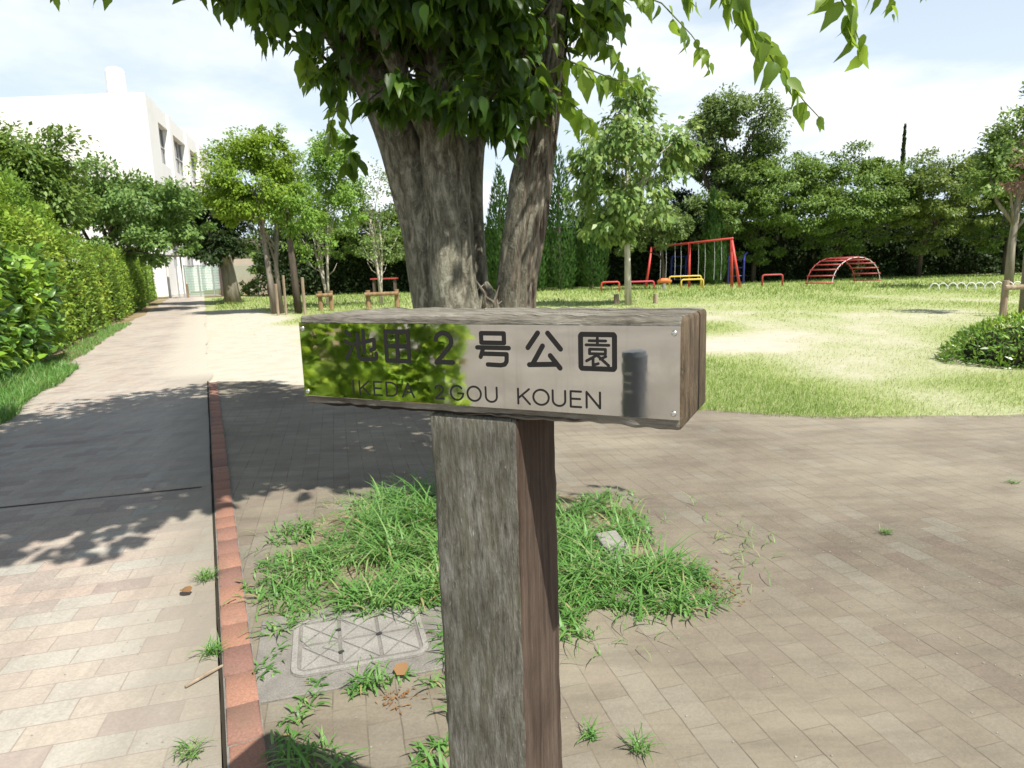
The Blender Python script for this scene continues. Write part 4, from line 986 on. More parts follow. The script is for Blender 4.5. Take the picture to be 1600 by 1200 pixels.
# ------------------------------------------------------------------ hedges and shrubs on the left
def hedge(name, label, s0, s1, t0, t1, h0, h1, n, size, leaf, shape='dia', rough=0.25, seed=1, z0=0.05, cat='hedge', far_end=True):
    root = thing(name, label, cat, pf((s0 + s1) / 2, (t0 + t1) / 2, 0))
    L, Wd = s1 - s0, t1 - t0
    hm = (h0 + h1) / 2
    a_f, a_t, a_e = L * hm, L * Wd, Wd * hm
    k = rng.random(n) * (a_f + a_t * 1.2 + a_e)
    s = rng.uniform(s0, s1, n); tt = rng.uniform(t0, t1, n); hh = h0 + (h1 - h0) * (s - s0) / L + (fbm(s * .55, s * 0 + 3, seed + 3, 3) - .5) * rough * 2.2; z = z0 + rng.random(n) * (hh - z0)
    fr, tp = k < a_f, (k >= a_f) & (k < a_f + a_t * 1.2); en = ~fr & ~tp
    bump = (fbm(s * 1.6, z * 1.6 + tt, seed, 4) - .5) * 2 * rough
    # rounded shoulder: the face leans back towards the top
    tt = np.where(fr, t1 + bump - 0.25 * np.clip((z / hh - .75) / .25, 0, 1) ** 2 - np.abs(rng.normal(0, .07, n)), tt)
    bt = (fbm(s * 1.3, tt * 1.6, seed + 5, 4) - .5) * 2 * rough * 1.3
    z = np.where(tp, hh + bt - np.abs(rng.normal(0, .07, n)), z)
    s = np.where(en, s0 + bump - np.abs(rng.normal(0, .05, n)) * -1, s)
    P = np.stack([-.408 * s + .913 * tt, .913 * s + .408 * tt, z], 1)
    o3 = np.stack([np.where(fr, .913, np.where(en, .408, 0)), np.where(fr, .408, np.where(en, -.913, 0)), np.where(tp, 1.0, 0.25)], 1)
    D = unit(o3 * .6 + sphere(n) * .8 + np.array([0, 0, .1])); N = unit(o3 * .7 + sphere(n) * .5 + np.array([0, 0, .6]))
    pr = np.clip(.35 + (fbm(s * .8, z * .8, seed + 9, 3) - .5) * 1.6 + rng.normal(0, .2, n), 0, 1)
    leaf_obj('foliage', P, D, N, size * rng.uniform(.6, 1.35, n), leaf, root, shape, pr)
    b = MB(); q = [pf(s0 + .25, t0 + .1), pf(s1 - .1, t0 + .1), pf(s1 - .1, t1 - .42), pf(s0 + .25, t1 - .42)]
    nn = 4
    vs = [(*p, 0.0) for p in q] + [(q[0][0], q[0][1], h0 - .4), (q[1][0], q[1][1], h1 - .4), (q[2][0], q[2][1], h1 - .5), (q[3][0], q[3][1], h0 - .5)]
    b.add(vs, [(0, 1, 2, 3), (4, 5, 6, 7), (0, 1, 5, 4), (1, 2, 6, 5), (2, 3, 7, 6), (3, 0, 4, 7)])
    b.build('branches', M['twigs'], root)  # solid dark core, filled in so nothing shows through the leaves
    adopt(root); return root
hedge('broadleaf_shrub', 'dark glossy broad leaved shrub at the left photo edge, before the long hedge', 10.8, 15.6, -5.0, -2.75, 2.15, 1.9, 7500, .16, M['leaf_broad'], 'ovate', .35, 3, .25, 'shrub')
hedge('tall_hedge', 'tall yellow green hedge behind the broad leaved shrub, highest at the left', 13.5, 21, -5.2, -3.25, 3.35, 2.85, 15000, .12, M['leaf_hedge_g'], 'dia', .40, 12)
hedge('hedge', 'long clipped hedge with yellow brown leaves along the left of the path', 15.5, 41, -4.6, -2.95, 2.6, 2.35, 30000, .10, M['leaf_hedge_y'], 'dia', .36, 22)
hedge('green_hedge', 'short bright green hedge at the far end of the path, before the gate', 42.5, 55, -4.9, -3.2, 2.4, 2.3, 7000, .14, M['leaf_hedge_g'], 'dia', .15, 33)

# ------------------------------------------------------------------ trees of the left side
make_tree('dense_tree', 'big dense green tree above the hedge at the left photo edge', (-17.5, 22), [[(-17.5, 22, 0, .3), (-17.3, 22, 2.5, .24), (-17, 22, 5, .1)]],
          [(-17.0, 22, 4.9, 3.4, 2.6, 2.2, 11000, 66), (-15.4, 22.4, 4.0, 1.8, 1.8, 1.5, 4000, 26), (-15.3, 22, 5.2, 1.5, 1.5, 1.3, 3000, 24), (-15.8, 21.5, 2.9, 2.0, 1.5, 1.1, 3000, 20)], M['leaf_mid'], .17, M['bark_grey'], sub=.26, limbs=12)
make_tree('feathery_tree', 'airy green tree with gaps against the white school wall', (-17.5, 30.5), [[(-17.9, 30.5, 0, .16), (-17.7, 30.5, 2.6, .13), (-17.2, 30.5, 4.6, .06)], [(-17.8, 30.5, 1.6, .1), (-18.6, 30.4, 3.6, .07), (-18.9, 30.3, 5.0, .04)]],
          [(-16.4, 30.5, 4.9, 2.6, 2.2, 1.7, 3800, 44), (-14.6, 31, 4.2, 1.3, 1.5, 1.5, 1300, 18), (-17.8, 30, 3.3, 1.8, 1.4, 1.1, 1300, 18), (-15.4, 30.2, 3.0, 1.6, 1.4, .9, 1000, 14), (-18.6, 30.8, 5.6, 1.8, 1.5, 1.2, 1300, 18)], M['leaf_soft'], .19, M['bark_dark'], sub=.24, limbs=16)
make_tree('slanting_tree', 'mid green tree between the airy tree and the dark shady tree, low over the hedge', (-21.2, 37.0), [[(-21.2, 37.0, 0, .16), (-20.8, 37.0, 2.2, .12), (-19.8, 37.1, 4.4, .05)]],
          [(-19.6, 37.2, 4.9, 2.2, 1.9, 1.7, 3000, 30), (-20.2, 37.0, 3.2, 1.7, 1.5, 1.0, 1500, 16), (-21.6, 38.0, 5.4, 2.1, 1.8, 1.7, 2200, 20), (-18.0, 37.4, 3.8, 1.3, 1.3, 1.1, 1000, 12)], M['leaf_soft'], .2, M['bark_dark'], sub=.24, limbs=10, dens=1.5)
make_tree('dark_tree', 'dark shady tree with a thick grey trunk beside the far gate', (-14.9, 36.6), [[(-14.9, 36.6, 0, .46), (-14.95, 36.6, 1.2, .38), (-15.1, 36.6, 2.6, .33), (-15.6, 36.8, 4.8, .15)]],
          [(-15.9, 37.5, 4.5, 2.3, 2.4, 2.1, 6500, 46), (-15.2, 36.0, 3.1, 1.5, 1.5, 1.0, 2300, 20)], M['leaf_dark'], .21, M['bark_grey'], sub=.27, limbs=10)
make_tree('round_tree', 'rounded yellow green tree on a pale trunk right of the path', (-9.15, 26.2), [[(-9.05, 26.1, 0, .14), (-9.12, 26.1, 1.4, .115), (-9.2, 26.1, 2.9, .10), (-9.4, 26.1, 4.6, .05)], [(-8.82, 26.2, 0, .10), (-8.88, 26.2, 1.8, .085), (-8.7, 26.2, 3.2, .06)]],
          [(-9.5, 26.2, 4.95, 1.95, 1.7, 1.75, 9500, 80), (-8.9, 26.2, 6.1, .95, .9, 1.0, 1600, 20), (-10.4, 26, 4.3, 1.0, 1.1, .9, 1500, 16)], M['leaf_light'], .13, M['bark_grey'], sub=.25, limbs=12)
make_tree('dark_trunk_tree', 'small tree on a dark straight trunk, right beside the rounded yellow green tree', (-8.05, 25.8), [[(-8.05, 25.8, 0, .15), (-8.1, 25.8, 1.5, .13), (-8.15, 25.8, 2.9, .11), (-8.1, 25.8, 4.0, .05)]],
          [(-7.9, 26, 3.9, 1.05, 1.1, .95, 2600, 26)], M['leaf_fresh'], .13, M['bark_dark'], sub=.28, limbs=6)
def crape(name, label, x, y, sc, clumps, leaf, seed, nst, hs):
    rr = np.random.default_rng(seed); st = []
    for i in range(nst):
        a = rr.uniform(0, 6.28); l = rr.uniform(.25, .8) * sc
        h = hs * rr.uniform(.75, 1.1)
        st.append([(x + rr.uniform(-.08, .08), y, 0, .06), (x + l * .25 * math.cos(a), y + l * .25 * math.sin(a), h * .3, .052), (x + l * .6 * math.cos(a) + rr.uniform(-.1, .1), y + l * .6 * math.sin(a), h * .62, .042), (x + l * math.cos(a), y + l * math.sin(a), h, .018)])
    def twg(b):
        for i in range(26):
            s_ = st[i % nst]; j = 1 + (i % 2); f = rr.random(); p = np.array(s_[j][:3]) * (1 - f) + np.array(s_[j + 1][:3]) * f
            a = rr.uniform(0, 6.28); l = rr.uniform(.4, 1.0)
            b.tube([p, p + np.array([math.cos(a) * l * .5, math.sin(a) * l * .5, l * .35]), p + np.array([math.cos(a) * l * .8, math.sin(a) * l * .8, l * .9])], [.022, .015, .005], 4)
    return make_tree(name, label, (x, y), st, clumps, leaf, .13, M['bark_pale'], sub=.27, limbs=8, extra=twg)
crape('white_stemmed_tree', 'white stemmed slim tree with a tall fresh green crown, left of the thick stems', -7.85, 29.3, 1.0, [(-7.5, 29.3, 5.3, 1.5, 1.2, 2.0, 4600, 50), (-7.0, 29.5, 6.6, 1.0, .9, .9, 1300, 18), (-6.6, 29.6, 4.4, 1.0, 1.0, 1.2, 1100, 16), (-8.0, 29, 2.6, 1.1, .9, .7, 350, 14)], M['leaf_fresh'], 3, 4, 4.4)
crape('sparse_white_stemmed_tree', 'nearly bare white stemmed tree with thin leaves, just left of the thick stems', -5.7, 30.4, 1.2, [(-5.6, 30.4, 4.6, 1.2, 1.1, 1.5, 700, 34), (-5.5, 30.2, 2.5, 1.5, 1.0, .8, 420, 22)], M['leaf_olive'], 8, 4, 4.6)

def stake(x, y, h, r, label, mat='stake', lean=0.0):
    m = MB(); m.tube([(0, 0, -.05), (lean * .5, 0, h * .5), (lean, 0, h - .012), (lean, 0, h)], [r, r * .97, r * .95, r * .75], 10); o = m.build('stake', M[mat], None, smooth=False)
    o.location = (x, y, 0); tag(o, label, 'stake', 'timber tree stakes'); return o
stake(-8.55, 25.0, 1.15, .055, 'short grey timber stake close to the pale trunk, shorter of the pair beside it')
stake(-8.35, 25.3, 1.45, .05, 'grey timber stake just right of the pale trunk, taller of the pair')
stake(-7.62, 25.2, 1.35, .06, 'pale stake standing against the dark straight trunk')
stake(4.02, 25.4, .36, .11, 'short dark stump post left of the slender pale trunk on the lawn')
stake(5.40, 25.0, .36, .09, 'short grey stump post right of the slender pale trunk on the lawn')
def torii(name, label, x, y, w, h, mat, yaw=0.0, r=.055):
    root = thing(name, label, 'tree support', (x, y, 0), 'timber tree supports')
    c, s_ = math.cos(yaw), math.sin(yaw)
    for sx in (-1, 1):
        m = MB(); m.tube([(x + sx * w / 2 * c, y + sx * w / 2 * s_, -.05), (x + sx * w / 2 * c, y + sx * w / 2 * s_, h)], [r, r * .95], 10); m.build('post', mat, root)
    m = MB(); m.tube([(x - (w / 2 + .1) * c + .0, y - (w / 2 + .1) * s_ - r * 1.6, h - .16), (x + (w / 2 + .1) * c, y + (w / 2 + .1) * s_ - r * 1.6, h - .16)], [r * .8] * 2, 10); m.build('crossbar', mat, root)
    adopt(root)
torii('tree_support', 'warm brown timber support frame under the nearly bare white stemmed tree', -5.15, 27.6, 1.15, .74, M['stake_red'], .1, .10)
torii('tree_support', 'brown timber support frame at the foot of the white stemmed tree', -7.3, 27.0, .42, .78, M['stake_red'], .2, .09)
torii('tree_support', 'pale timber support frame at the right photo edge behind the clipped bush', 11.95, 15.7, .86, .83, M['stake'], -.05, .075)

# ------------------------------------------------------------------ school, gate and what stands at the end of the path
sch = thing('school_building', 'white three storey school building with recessed windows and a rooftop tank', 'school', (-33, 66, 0))
A, B_ = Vector((-28.3, 55.0)), Vector((-35.2, 82))
zt = 15.6
dv = (B_ - A).normalized(); nv = Vector((dv.y, -dv.x))        # outwards, towards the path
if nv.x < 0: nv = -nv
Lw = (B_ - A).length
m = MB()
lf = Vector((-62, 56.0))
body = [A, B_, B_ + (lf - A), lf]
m.prism([(p.x, p.y) for p in body], 0, zt); m.build('wall', M['white'], sch)
# pilasters and slabs standing out from the windowed face
def on(sd, off): p = A + dv * sd + nv * off; return (p.x, p.y)
bays = [(3.4, 7.6), (8.8, 15.0), (16.2, 21.5)]
edges = [0.0] + [e for b_ in bays for e in b_] + [Lw]
for i in range(0, len(edges), 2):
    m = MB(); m.prism([on(edges[i], .003), on(edges[i + 1], .003), on(edges[i + 1], .7), on(edges[i], .7)], 0, zt); m.build('pilaster', M['white'], sch)
for z0, z1 in ((zt - 1.3, zt - .004), (zt - 6.1, zt - 4.6), (zt - 10.6, zt - 9.2)):
    for b0, b1 in bays: m = MB(); m.prism([on(b0, .006), on(b1, .006), on(b1, .55), on(b0, .55)], z0, z1); m.build('floor_band', M['white'], sch)
for z0, z1 in ((zt - 4.6, zt - 1.3), (zt - 9.2, zt - 6.1), (zt - 13, zt - 10.6)):
    for b0, b1 in bays:
        m = MB(); m.prism([on(b0, .01), on(b1, .01), on(b1, .06), on(b0, .06)], z0 + .003, z1 - .003); wv = m.build('window', M['glass'], sch)
        m = MB()
        k = int((b1 - b0) / 1.4)
        for i in range(k + 1):
            sd = b0 + .05 + (b1 - b0 - .1) * i / k; m.prism([on(sd - .04, .07), on(sd + .04, .07), on(sd + .04, .14), on(sd - .04, .14)], z0 + .02, z1 - .02)
        m.prism([on(b0 + .05, .15), on(b1 - .05, .15), on(b1 - .05, .19), on(b0 + .05, .19)], (z0 + z1) / 2 - .04, (z0 + z1) / 2 + .04)
        m.build('frame', M['alu'], wv)
m = MB(); m.tube([(-31.9, 59.25, 16.62), (-31.9, 59.25, 18.3), (-31.9, 59.25, 18.55), (-31.9, 59.25, 18.68)], [.74, .74, .62, .3], 24); tk = m.build('roof_tank', M['white_paint'], sch)
for x in (-32.5, -31.3):
    for y in (58.6, 59.9): m = MB(); m.bar((x, y, zt - .05), (x, y, 16.62), .12, .12); m.build('tank_leg', M['alu'], tk)
m = MB(); m.bar((-32.8, 58.3, 16.45), (-32.8, 60.3, 16.45), .1, .1); m.bar((-31.0, 58.3, 16.45), (-31.0, 60.3, 16.45), .1, .1)
for z in (16.45,): m.bar((-32.8, 58.4, z), (-31.0, 58.4, z), .1, .1); m.bar((-32.8, 60.2, z), (-31.0, 60.2, z), .1, .1)
m.build('tank_stand', M['alu'], tk)
adopt(sch)

gate = thing('mesh_gate', 'green mesh gate panels on pale posts closing the far end of the path', 'gate', (-23, 51.3, 0))
for i in range(3):
    x0 = -24.25 + i * 1.05
    m = MB()
    for k in range(15): m.bar((x0 + .06 + k * .066, 51.2, .15), (x0 + .06 + k * .066, 51.2, 2.3), .02, .02)
    for k in range(12): m.bar((x0 + .05, 51.23, .2 + k * .19), (x0 + 1.0, 51.23, .2 + k * .19), .02, .02)
    m.build('mesh_panel', M['green_mesh'], gate)
    m = MB(); m.bar((x0, 51.2, 0), (x0, 51.2, 2.4), .07, .07); m.bar((x0, 51.17, 2.35), (x0 + 1.02, 51.17, 2.35), .05, .05); m.bar((x0, 51.17, .12), (x0 + 1.02, 51.17, .12), .05, .05); m.build('gate_frame', M['galv'], gate)
adopt(gate)
fen = thing('mesh_fence', 'pale green mesh fence right of the gate, behind the dark tree', 'fence', (-19.5, 51, 0))
m = MB()
for k in range(46): m.bar((-20.9 + k * .085, 51.4, .1), (-20.9 + k * .085, 51.4, 2.2), .018, .018)
m.build('mesh_panel', M['green_mesh'], fen)
m = MB()
for x in (-20.95, -18.95, -16.95): m.bar((x, 51.45, 0), (x, 51.45, 2.4), .08, .08)
m.bar((-20.95, 51.5, 2.25), (-16.95, 51.5, 2.25), .05, .05); m.build('fence_frame', M['galv'], fen)
adopt(fen)
m = MB(); m.tube([(0, 0, 0), (0, 0, .95), (0, 0, 1.02)], [.075, .075, .05], 10); o = m.build('bollard', M['stake_red'], None); o.location = (-23.4, 49.6, 0); tag(o, 'short brown bollard standing in front of the green mesh gate', 'bollard')
for i, (x, lb) in enumerate(((-25.3, 'tall pale post at the left side of the gate'), (-21.4, 'dark post at the right side of the gate'))):
    m = MB(); m.tube([(0, 0, 0), (0, 0, 2.6), (0, 0, 2.66)], [.09, .09, .05], 10); o = m.build('gate_post', M['white_paint'] if i == 0 else M['brown_roof'], None); o.location = (x, 50.8, 0); tag(o, lb, 'post')
sh = thing('shelter', 'low flat roofed shelter with a thin dark roof beyond the far hedge', 'shelter', (-24.5, 47.5, 0))
m = MB(); m.prism([(-26.6, 47.6), (-23.2, 48.4), (-23.6, 50.2), (-27.0, 49.4)], 2.95, 3.07); m.build('roof', M['brown_roof'], sh)
for (x, y) in ((-26.4, 47.8), (-23.5, 48.5), (-23.8, 49.9), (-26.7, 49.2)):
    m = MB(); m.bar((x, y, 0), (x, y, 2.95), .09, .09); m.build('post', M['galv'], sh)
adopt(sh)
hut = thing('beige_house', 'pale beige house wall glimpsed between the dark tree and the pale trunk', 'house', (-17.5, 56, 0))
m = MB(); m.prism([(-22.6, 56), (-19.6, 56), (-19.6, 61), (-22.6, 61)], 0, 3.6); m.build('wall', M['beige'], hut)
m = MB(); m.add([(-22.9, 55.6, 3.6), (-19.3, 55.6, 3.6), (-19.3, 61.4, 3.6), (-22.9, 61.4, 3.6), (-22.9, 58.5, 4.6), (-19.3, 58.5, 4.6)], [(0, 1, 5, 4), (2, 3, 4, 5), (0, 4, 3), (1, 2, 5), (0, 3, 2, 1)]); m.build('roof', M['brown_roof'], hut)
adopt(hut)
for (x, y, h_, r_, lb) in ((-19.2, 50.2, 1.1, .8, 'low green shrub in front of the pale green mesh fence'), (-15.6, 53, 1.3, 1.0, 'dark shrub before the beige house wall')):
    make_tree('low_shrub', lb, (x, y), [[(x, y, 0, .05), (x, y, h_ * .5, .03)]], [(x, y, h_ * .55, r_, r_ * .8, h_ * .55, 800, 16)], M['leaf_mid'], .16, M['bark_dark'], limbs=3, cat='shrub')

# ------------------------------------------------------------------ trees round the lawn and playground
make_tree('slender_tree', 'slender pale trunked tree with drooping leaves on the lawn, in front of the swings', (4.28, 24.4), [[(4.28, 24.4, 0, .13), (4.26, 24.4, 1.6, .11), (4.22, 24.4, 3.4, .085), (4.25, 24.4, 5.4, .05), (4.3, 24.4, 7.4, .02)]],
          [(4.4, 24.4, 5.4, 2.1, 1.7, 1.5, 2100, 50), (4.3, 24.4, 3.6, 1.9, 1.6, 1.0, 1300, 30), (4.3, 24.4, 7.0, .9, .8, 1.0, 520, 18), (5.9, 24.2, 5.2, .9, .9, .6, 420, 12), (2.9, 24.4, 4.4, .8, .9, .9, 480, 14), (3.5, 24.0, 2.7, .9, .8, .6, 420, 12)], M['leaf_droop'], .25, M['bark_pale'], sub=.24, droop=.9, shape='dia', limbs=22, flat=.9, dens=1.25)
make_tree('round_green_tree', 'low rounded green tree beside the red swing set', (8.75, 38.4), [[(8.75, 38.4, 0, .09), (8.7, 38.4, 1.4, .08), (8.5, 38.2, 3, .05)]],
          [(8.3, 38, 3.4, 1.9, 1.6, 1.15, 4200, 40), (9.3, 37.6, 3.3, 1.1, 1.0, .6, 1200, 14), (6.6, 38.2, 2.8, 1.1, 1.1, .9, 1200, 14)], M['leaf_olive'], .16, M['bark_dark'], sub=.25, limbs=8)
make_tree('tall_tree', 'tallest round crowned tree behind the playground, under the hanging leaf sprays', (14.2, 44), [[(14.2, 44, 0, .4), (14.1, 44, 4, .32), (14.2, 44, 8, .15)], [(14.2, 44, 3.5, .2), (12.6, 44, 6.5, .12), (12.0, 44, 8.2, .06)]],
          [(14.3, 44, 9.0, 3.0, 2.8, 2.7, 9000, 62), (12.4, 44, 7.2, 1.8, 1.8, 1.4, 2600, 24), (15.2, 43.6, 6.2, 2.2, 2.0, 1.6, 3200, 28), (13.0, 43.8, 10.3, 1.6, 1.6, 1.2, 1800, 18), (13.0, 43.4, 4.2, 2.4, 1.8, 1.9, 3000, 24)], M['leaf_olive'], .21, M['bark_dark'], sub=.26, limbs=16)
CON = [(1.5, 40.5, 6.2, .95), (3.1, 41.2, 8.4, 1.15), (5.1, 42, 7.6, 1.0), (-.4, 42, 7.4, 1.05), (12.4, 41.4, 5.6, .7)]
CLB = ['leftmost conifer right of the thick stems, dark green and pointed', 'tallest pointed conifer right of the thick stems', 'conifer half hidden behind the slender pale trunked tree', 'conifer glimpsed between the thick stems', 'narrow pointed conifer before the tallest tree, above the red swing frame']
for (x, y, h_, r_), lb in zip(CON, CLB):
    root = thing('conifer', lb, 'conifer', (x, y, 0), 'pointed conifers behind the lawn')
    n = 5200
    z = h_ * (1 - np.sqrt(rng.random(n))) * 1.0; a = rng.uniform(0, 6.28, n)
    prof = r_ * np.clip((1 - z / h_) * 1.5, 0, 1) ** .8 * (.55 + .45 * np.clip(z / (h_ * .15) + .3, 0, 1))
    wob = .75 + .5 * fbm(a * 1.6, z * 1.1, int(x * 10) + 40, 3)
    r = prof * wob * (1 - .35 * rng.random(n) ** 2)
    P = np.stack([x + r * np.cos(a), y + r * np.sin(a), z + .1], 1)
    D = np.stack([np.cos(a) * .45, np.sin(a) * .45, np.full(n, 1.0)], 1) + sphere(n) * .3; N = np.stack([np.cos(a), np.sin(a), np.full(n, .3)], 1) + sphere(n) * .3
    leaf_obj('foliage', P, D, N, .30 * rng.uniform(.5, 1.3, n), M['leaf_conifer'], root, 'long')
    m = MB(); m.tube([(x, y, 0), (x, y, h_ * .5), (x, y, h_ * .85)], [.14, .09, .03], 7); m.build('trunk', M['bark_dark'], root); adopt(root)
WT = [('wide_tree', 'wide spreading green tree with layered branches over the arched climbing ladder', 15.9, 43.0, [(16.6, 42.6, 5.7, 3.3, 2.5, 2.4, 6500, 60), (14.3, 41.8, 4.3, 2.2, 2.0, 1.4, 2600, 26), (18.0, 41.6, 4.2, 2.4, 1.9, 1.4, 2800, 26), (15.5, 43.6, 2.6, 3.0, 1.2, 1.3, 1800, 18), (19.0, 42.8, 6.2, 2.0, 1.6, 1.7, 2200, 18)], 'leaf_mid', .19),
      ('wide_tree', 'spreading dull green tree between the climbing ladder and the spire like conifer', 21.2, 43.0, [(21.4, 42.5, 5.7, 3.1, 2.4, 2.4, 6500, 56), (20.2, 41.6, 4.1, 2.3, 1.9, 1.4, 2600, 24), (23.4, 41.9, 4.6, 2.2, 2.0, 1.6, 2600, 24), (21.5, 43.6, 2.5, 3.0, 1.2, 1.3, 1800, 18), (24.0, 42.8, 6.0, 2.2, 1.6, 1.7, 2200, 18)], 'leaf_mid', .19),
      ('yellowish_tree', 'yellowish green bushy tree left of the right edge trees', 26.2, 42.2, [(26.2, 41.6, 5.4, 3.1, 2.3, 2.1, 6200, 54), (24.9, 41.0, 3.9, 2.4, 1.9, 1.2, 2200, 20), (28.4, 41.4, 4.8, 2.3, 2.0, 1.7, 2600, 24), (26.5, 42.8, 2.4, 3.0, 1.2, 1.2, 1600, 16), (29.0, 42.4, 5.8, 2.0, 1.5, 1.8, 2000, 16)], 'leaf_yel', .19),
      ('bushy_tree', 'dark green bushy tree at the back, seen just left of the thick stems', -6.5, 45.0, [(-6.5, 45, 4.0, 2.8, 2.0, 2.2, 4200, 34), (-9.8, 45.5, 3.6, 2.4, 2.0, 1.9, 3000, 26)], 'leaf_mid', .22),
      ('background_tree', 'dull green tree beyond the white stemmed tree, in line with the dark straight trunk', -14.6, 48.5, [(-14.6, 48.5, 3.8, 2.8, 2.0, 2.4, 4200, 34), (-17.4, 49.5, 3.0, 1.8, 1.8, 1.9, 2200, 20), (-12.0, 48.0, 3.2, 2.0, 2.0, 2.0, 2600, 20)], 'leaf_mid', .24),
      ('broad_tree', 'broad green tree filling the right edge of the far tree row', 31.5, 42.0, [(31.4, 41.5, 5.7, 3.3, 2.5, 2.5, 6200, 50), (33.5, 41, 4.2, 2.4, 2.0, 1.8, 2400, 20), (31, 42.8, 2.4, 3.0, 1.2, 1.2, 1600, 16)], 'leaf_mid', .2),
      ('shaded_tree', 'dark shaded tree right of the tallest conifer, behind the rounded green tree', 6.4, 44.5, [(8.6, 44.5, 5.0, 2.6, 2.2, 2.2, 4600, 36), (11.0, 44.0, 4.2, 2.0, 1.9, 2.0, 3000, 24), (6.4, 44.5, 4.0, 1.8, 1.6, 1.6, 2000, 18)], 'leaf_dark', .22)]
for nm, lb, x, y, cl, lm, sz in WT:
    make_tree(nm, lb, (x, y), [[(x, y + 1.3, 0, .16), (x + .1, y + 1.3, 2.2, .13), (x, y + .5, 4.6, .08)], [(x, y + 1.3, 1.8, .1), (x + .9, y + 1, 3.6, .07), (x + 1.3, y + .6, 4.8, .03)]], cl, M[lm], sz, M['bark_dark'], sub=.25, limbs=14, flat=.5)
x, y = 29.0, 51.0
root = thing('spire_conifer', 'thin dark spire like conifer tip rising above the far tree row', 'conifer', (x, y, 0))
n = 1500; z = 4 + 6.6 * rng.random(n); a = rng.uniform(0, 6.28, n); r = .25 * (1 - (z - 4) / 6.8) * (.5 + .5 * rng.random(n)) * (.7 + .6 * fbm(z * 2, z * 0, 3, 2))
leaf_obj('foliage', np.stack([x + r * np.cos(a), y + r * np.sin(a), z], 1), np.stack([np.cos(a) * .4, np.sin(a) * .4, np.ones(n)], 1) + sphere(n) * .3, np.stack([np.cos(a), np.sin(a), np.full(n, .3)], 1), .3 * rng.uniform(.5, 1.2, n), M['leaf_dark'], root, 'long')
m = MB(); m.tube([(x, y, 0), (x, y, 7), (x, y, 10.2)], [.16, .07, .02], 6); m.build('trunk', M['bark_dark'], root); adopt(root)
make_tree('right_tree', 'tree with a straight grey trunk near the right photo edge, beside the white hoop fence', (21.3, 28.9), [[(21.3, 28.9, 0, .19), (21.27, 28.9, 1.6, .15), (21.35, 28.9, 3.2, .13), (21.5, 28.9, 5.6, .06)], [(21.3, 28.9, 2.6, .1), (20.5, 28.9, 3.5, .07), (20.1, 28.9, 4.6, .03)]],
          [(21.4, 28.9, 5.6, 1.8, 1.6, 1.7, 3000, 36), (20.0, 28.9, 4.4, 1.2, 1.2, .8, 1000, 16), (22.0, 28.9, 7.3, 1.1, 1.1, 1.1, 900, 14), (22.8, 28.9, 4.4, 1.3, 1.2, .9, 900, 12)], M['leaf_droop'], .19, M['bark_grey'], sub=.26, limbs=16)
make_tree('brown_leaved_tree', 'young tree with reddish brown withered leaves at the right photo edge', (12.12, 16.0), [[(12.16, 16, 0, .065), (12.14, 16, 1.4, .055), (12.2, 16, 2.6, .045), (12.3, 16, 4.2, .02)]],
          [(12.3, 16, 3.3, .65, .7, .9, 420, 16), (12.6, 16, 4.3, .6, .6, .6, 200, 8)], M['leaf_brown'], .12, M['bark_grey'], sub=.3, limbs=12, droop=.6)
# the evergreen row closing the park
def back_row():
    root = thing('evergreen_hedge', 'tall dark evergreen hedge closing the park behind the playground', 'hedge', (10, 47, 0))
    n = 30000
    x = rng.uniform(-17, 42, n); top = 4.6 + 1.3 * (fbm(x * .35, x * 0, 77, 3) - .5) * 2
    z = rng.random(n) * top; y = 46.3 + (fbm(x * .7, z * .8, 71, 4) - .5) * 1.6 + np.abs(rng.normal(0, .2, n))
    P = np.stack([x, y, z], 1); D = unit(sphere(n) * .8 + np.array([0, -.6, .1])); N = unit(sphere(n) * .6 + np.array([0, -.7, .6]))
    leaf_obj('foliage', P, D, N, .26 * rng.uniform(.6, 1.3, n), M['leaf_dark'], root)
    m = MB(); m.box((12.5, 48.2, 2.0), (58.4, 2.2, 4.0)); m.build('branches', M['twigs'], root); adopt(root)  # the box is a solid dark core behind the leaves
back_row()
# the clipped bush on the right
root = thing('clipped_bush', 'low rounded dark green bush on the lawn at the right photo edge', 'bush', (6.95, 9.45, 0))
n = 5200
u = sphere(n); u[:, 2] = np.abs(u[:, 2]); k = .86 + .22 * fbm(u[:, 0] * 4 + 9, u[:, 1] * 4 + u[:, 2] * 3, 51, 3) - .14 * rng.random(n) ** 2
P = np.array([7.42, 9.2, -.02]) + u * np.array([1.36, 1.12, .70]) * k[:, None]
D = unit(u * .7 + sphere(n) * .7 + np.array([0, 0, .15])); N = unit(u + sphere(n) * .4 + np.array([0, 0, .5]))
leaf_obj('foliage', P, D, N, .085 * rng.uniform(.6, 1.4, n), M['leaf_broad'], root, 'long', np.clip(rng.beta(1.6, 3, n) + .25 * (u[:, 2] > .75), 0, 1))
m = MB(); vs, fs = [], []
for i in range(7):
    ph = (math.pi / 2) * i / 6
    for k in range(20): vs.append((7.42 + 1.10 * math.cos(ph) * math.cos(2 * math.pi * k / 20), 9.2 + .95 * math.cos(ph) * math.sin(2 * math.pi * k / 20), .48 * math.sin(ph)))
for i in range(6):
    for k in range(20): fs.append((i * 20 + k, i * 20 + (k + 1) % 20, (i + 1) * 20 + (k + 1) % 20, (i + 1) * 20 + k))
m.add(vs, fs); m.build('branches', M['twigs'], root); adopt(root)  # solid dark dome filling the inside of the bush

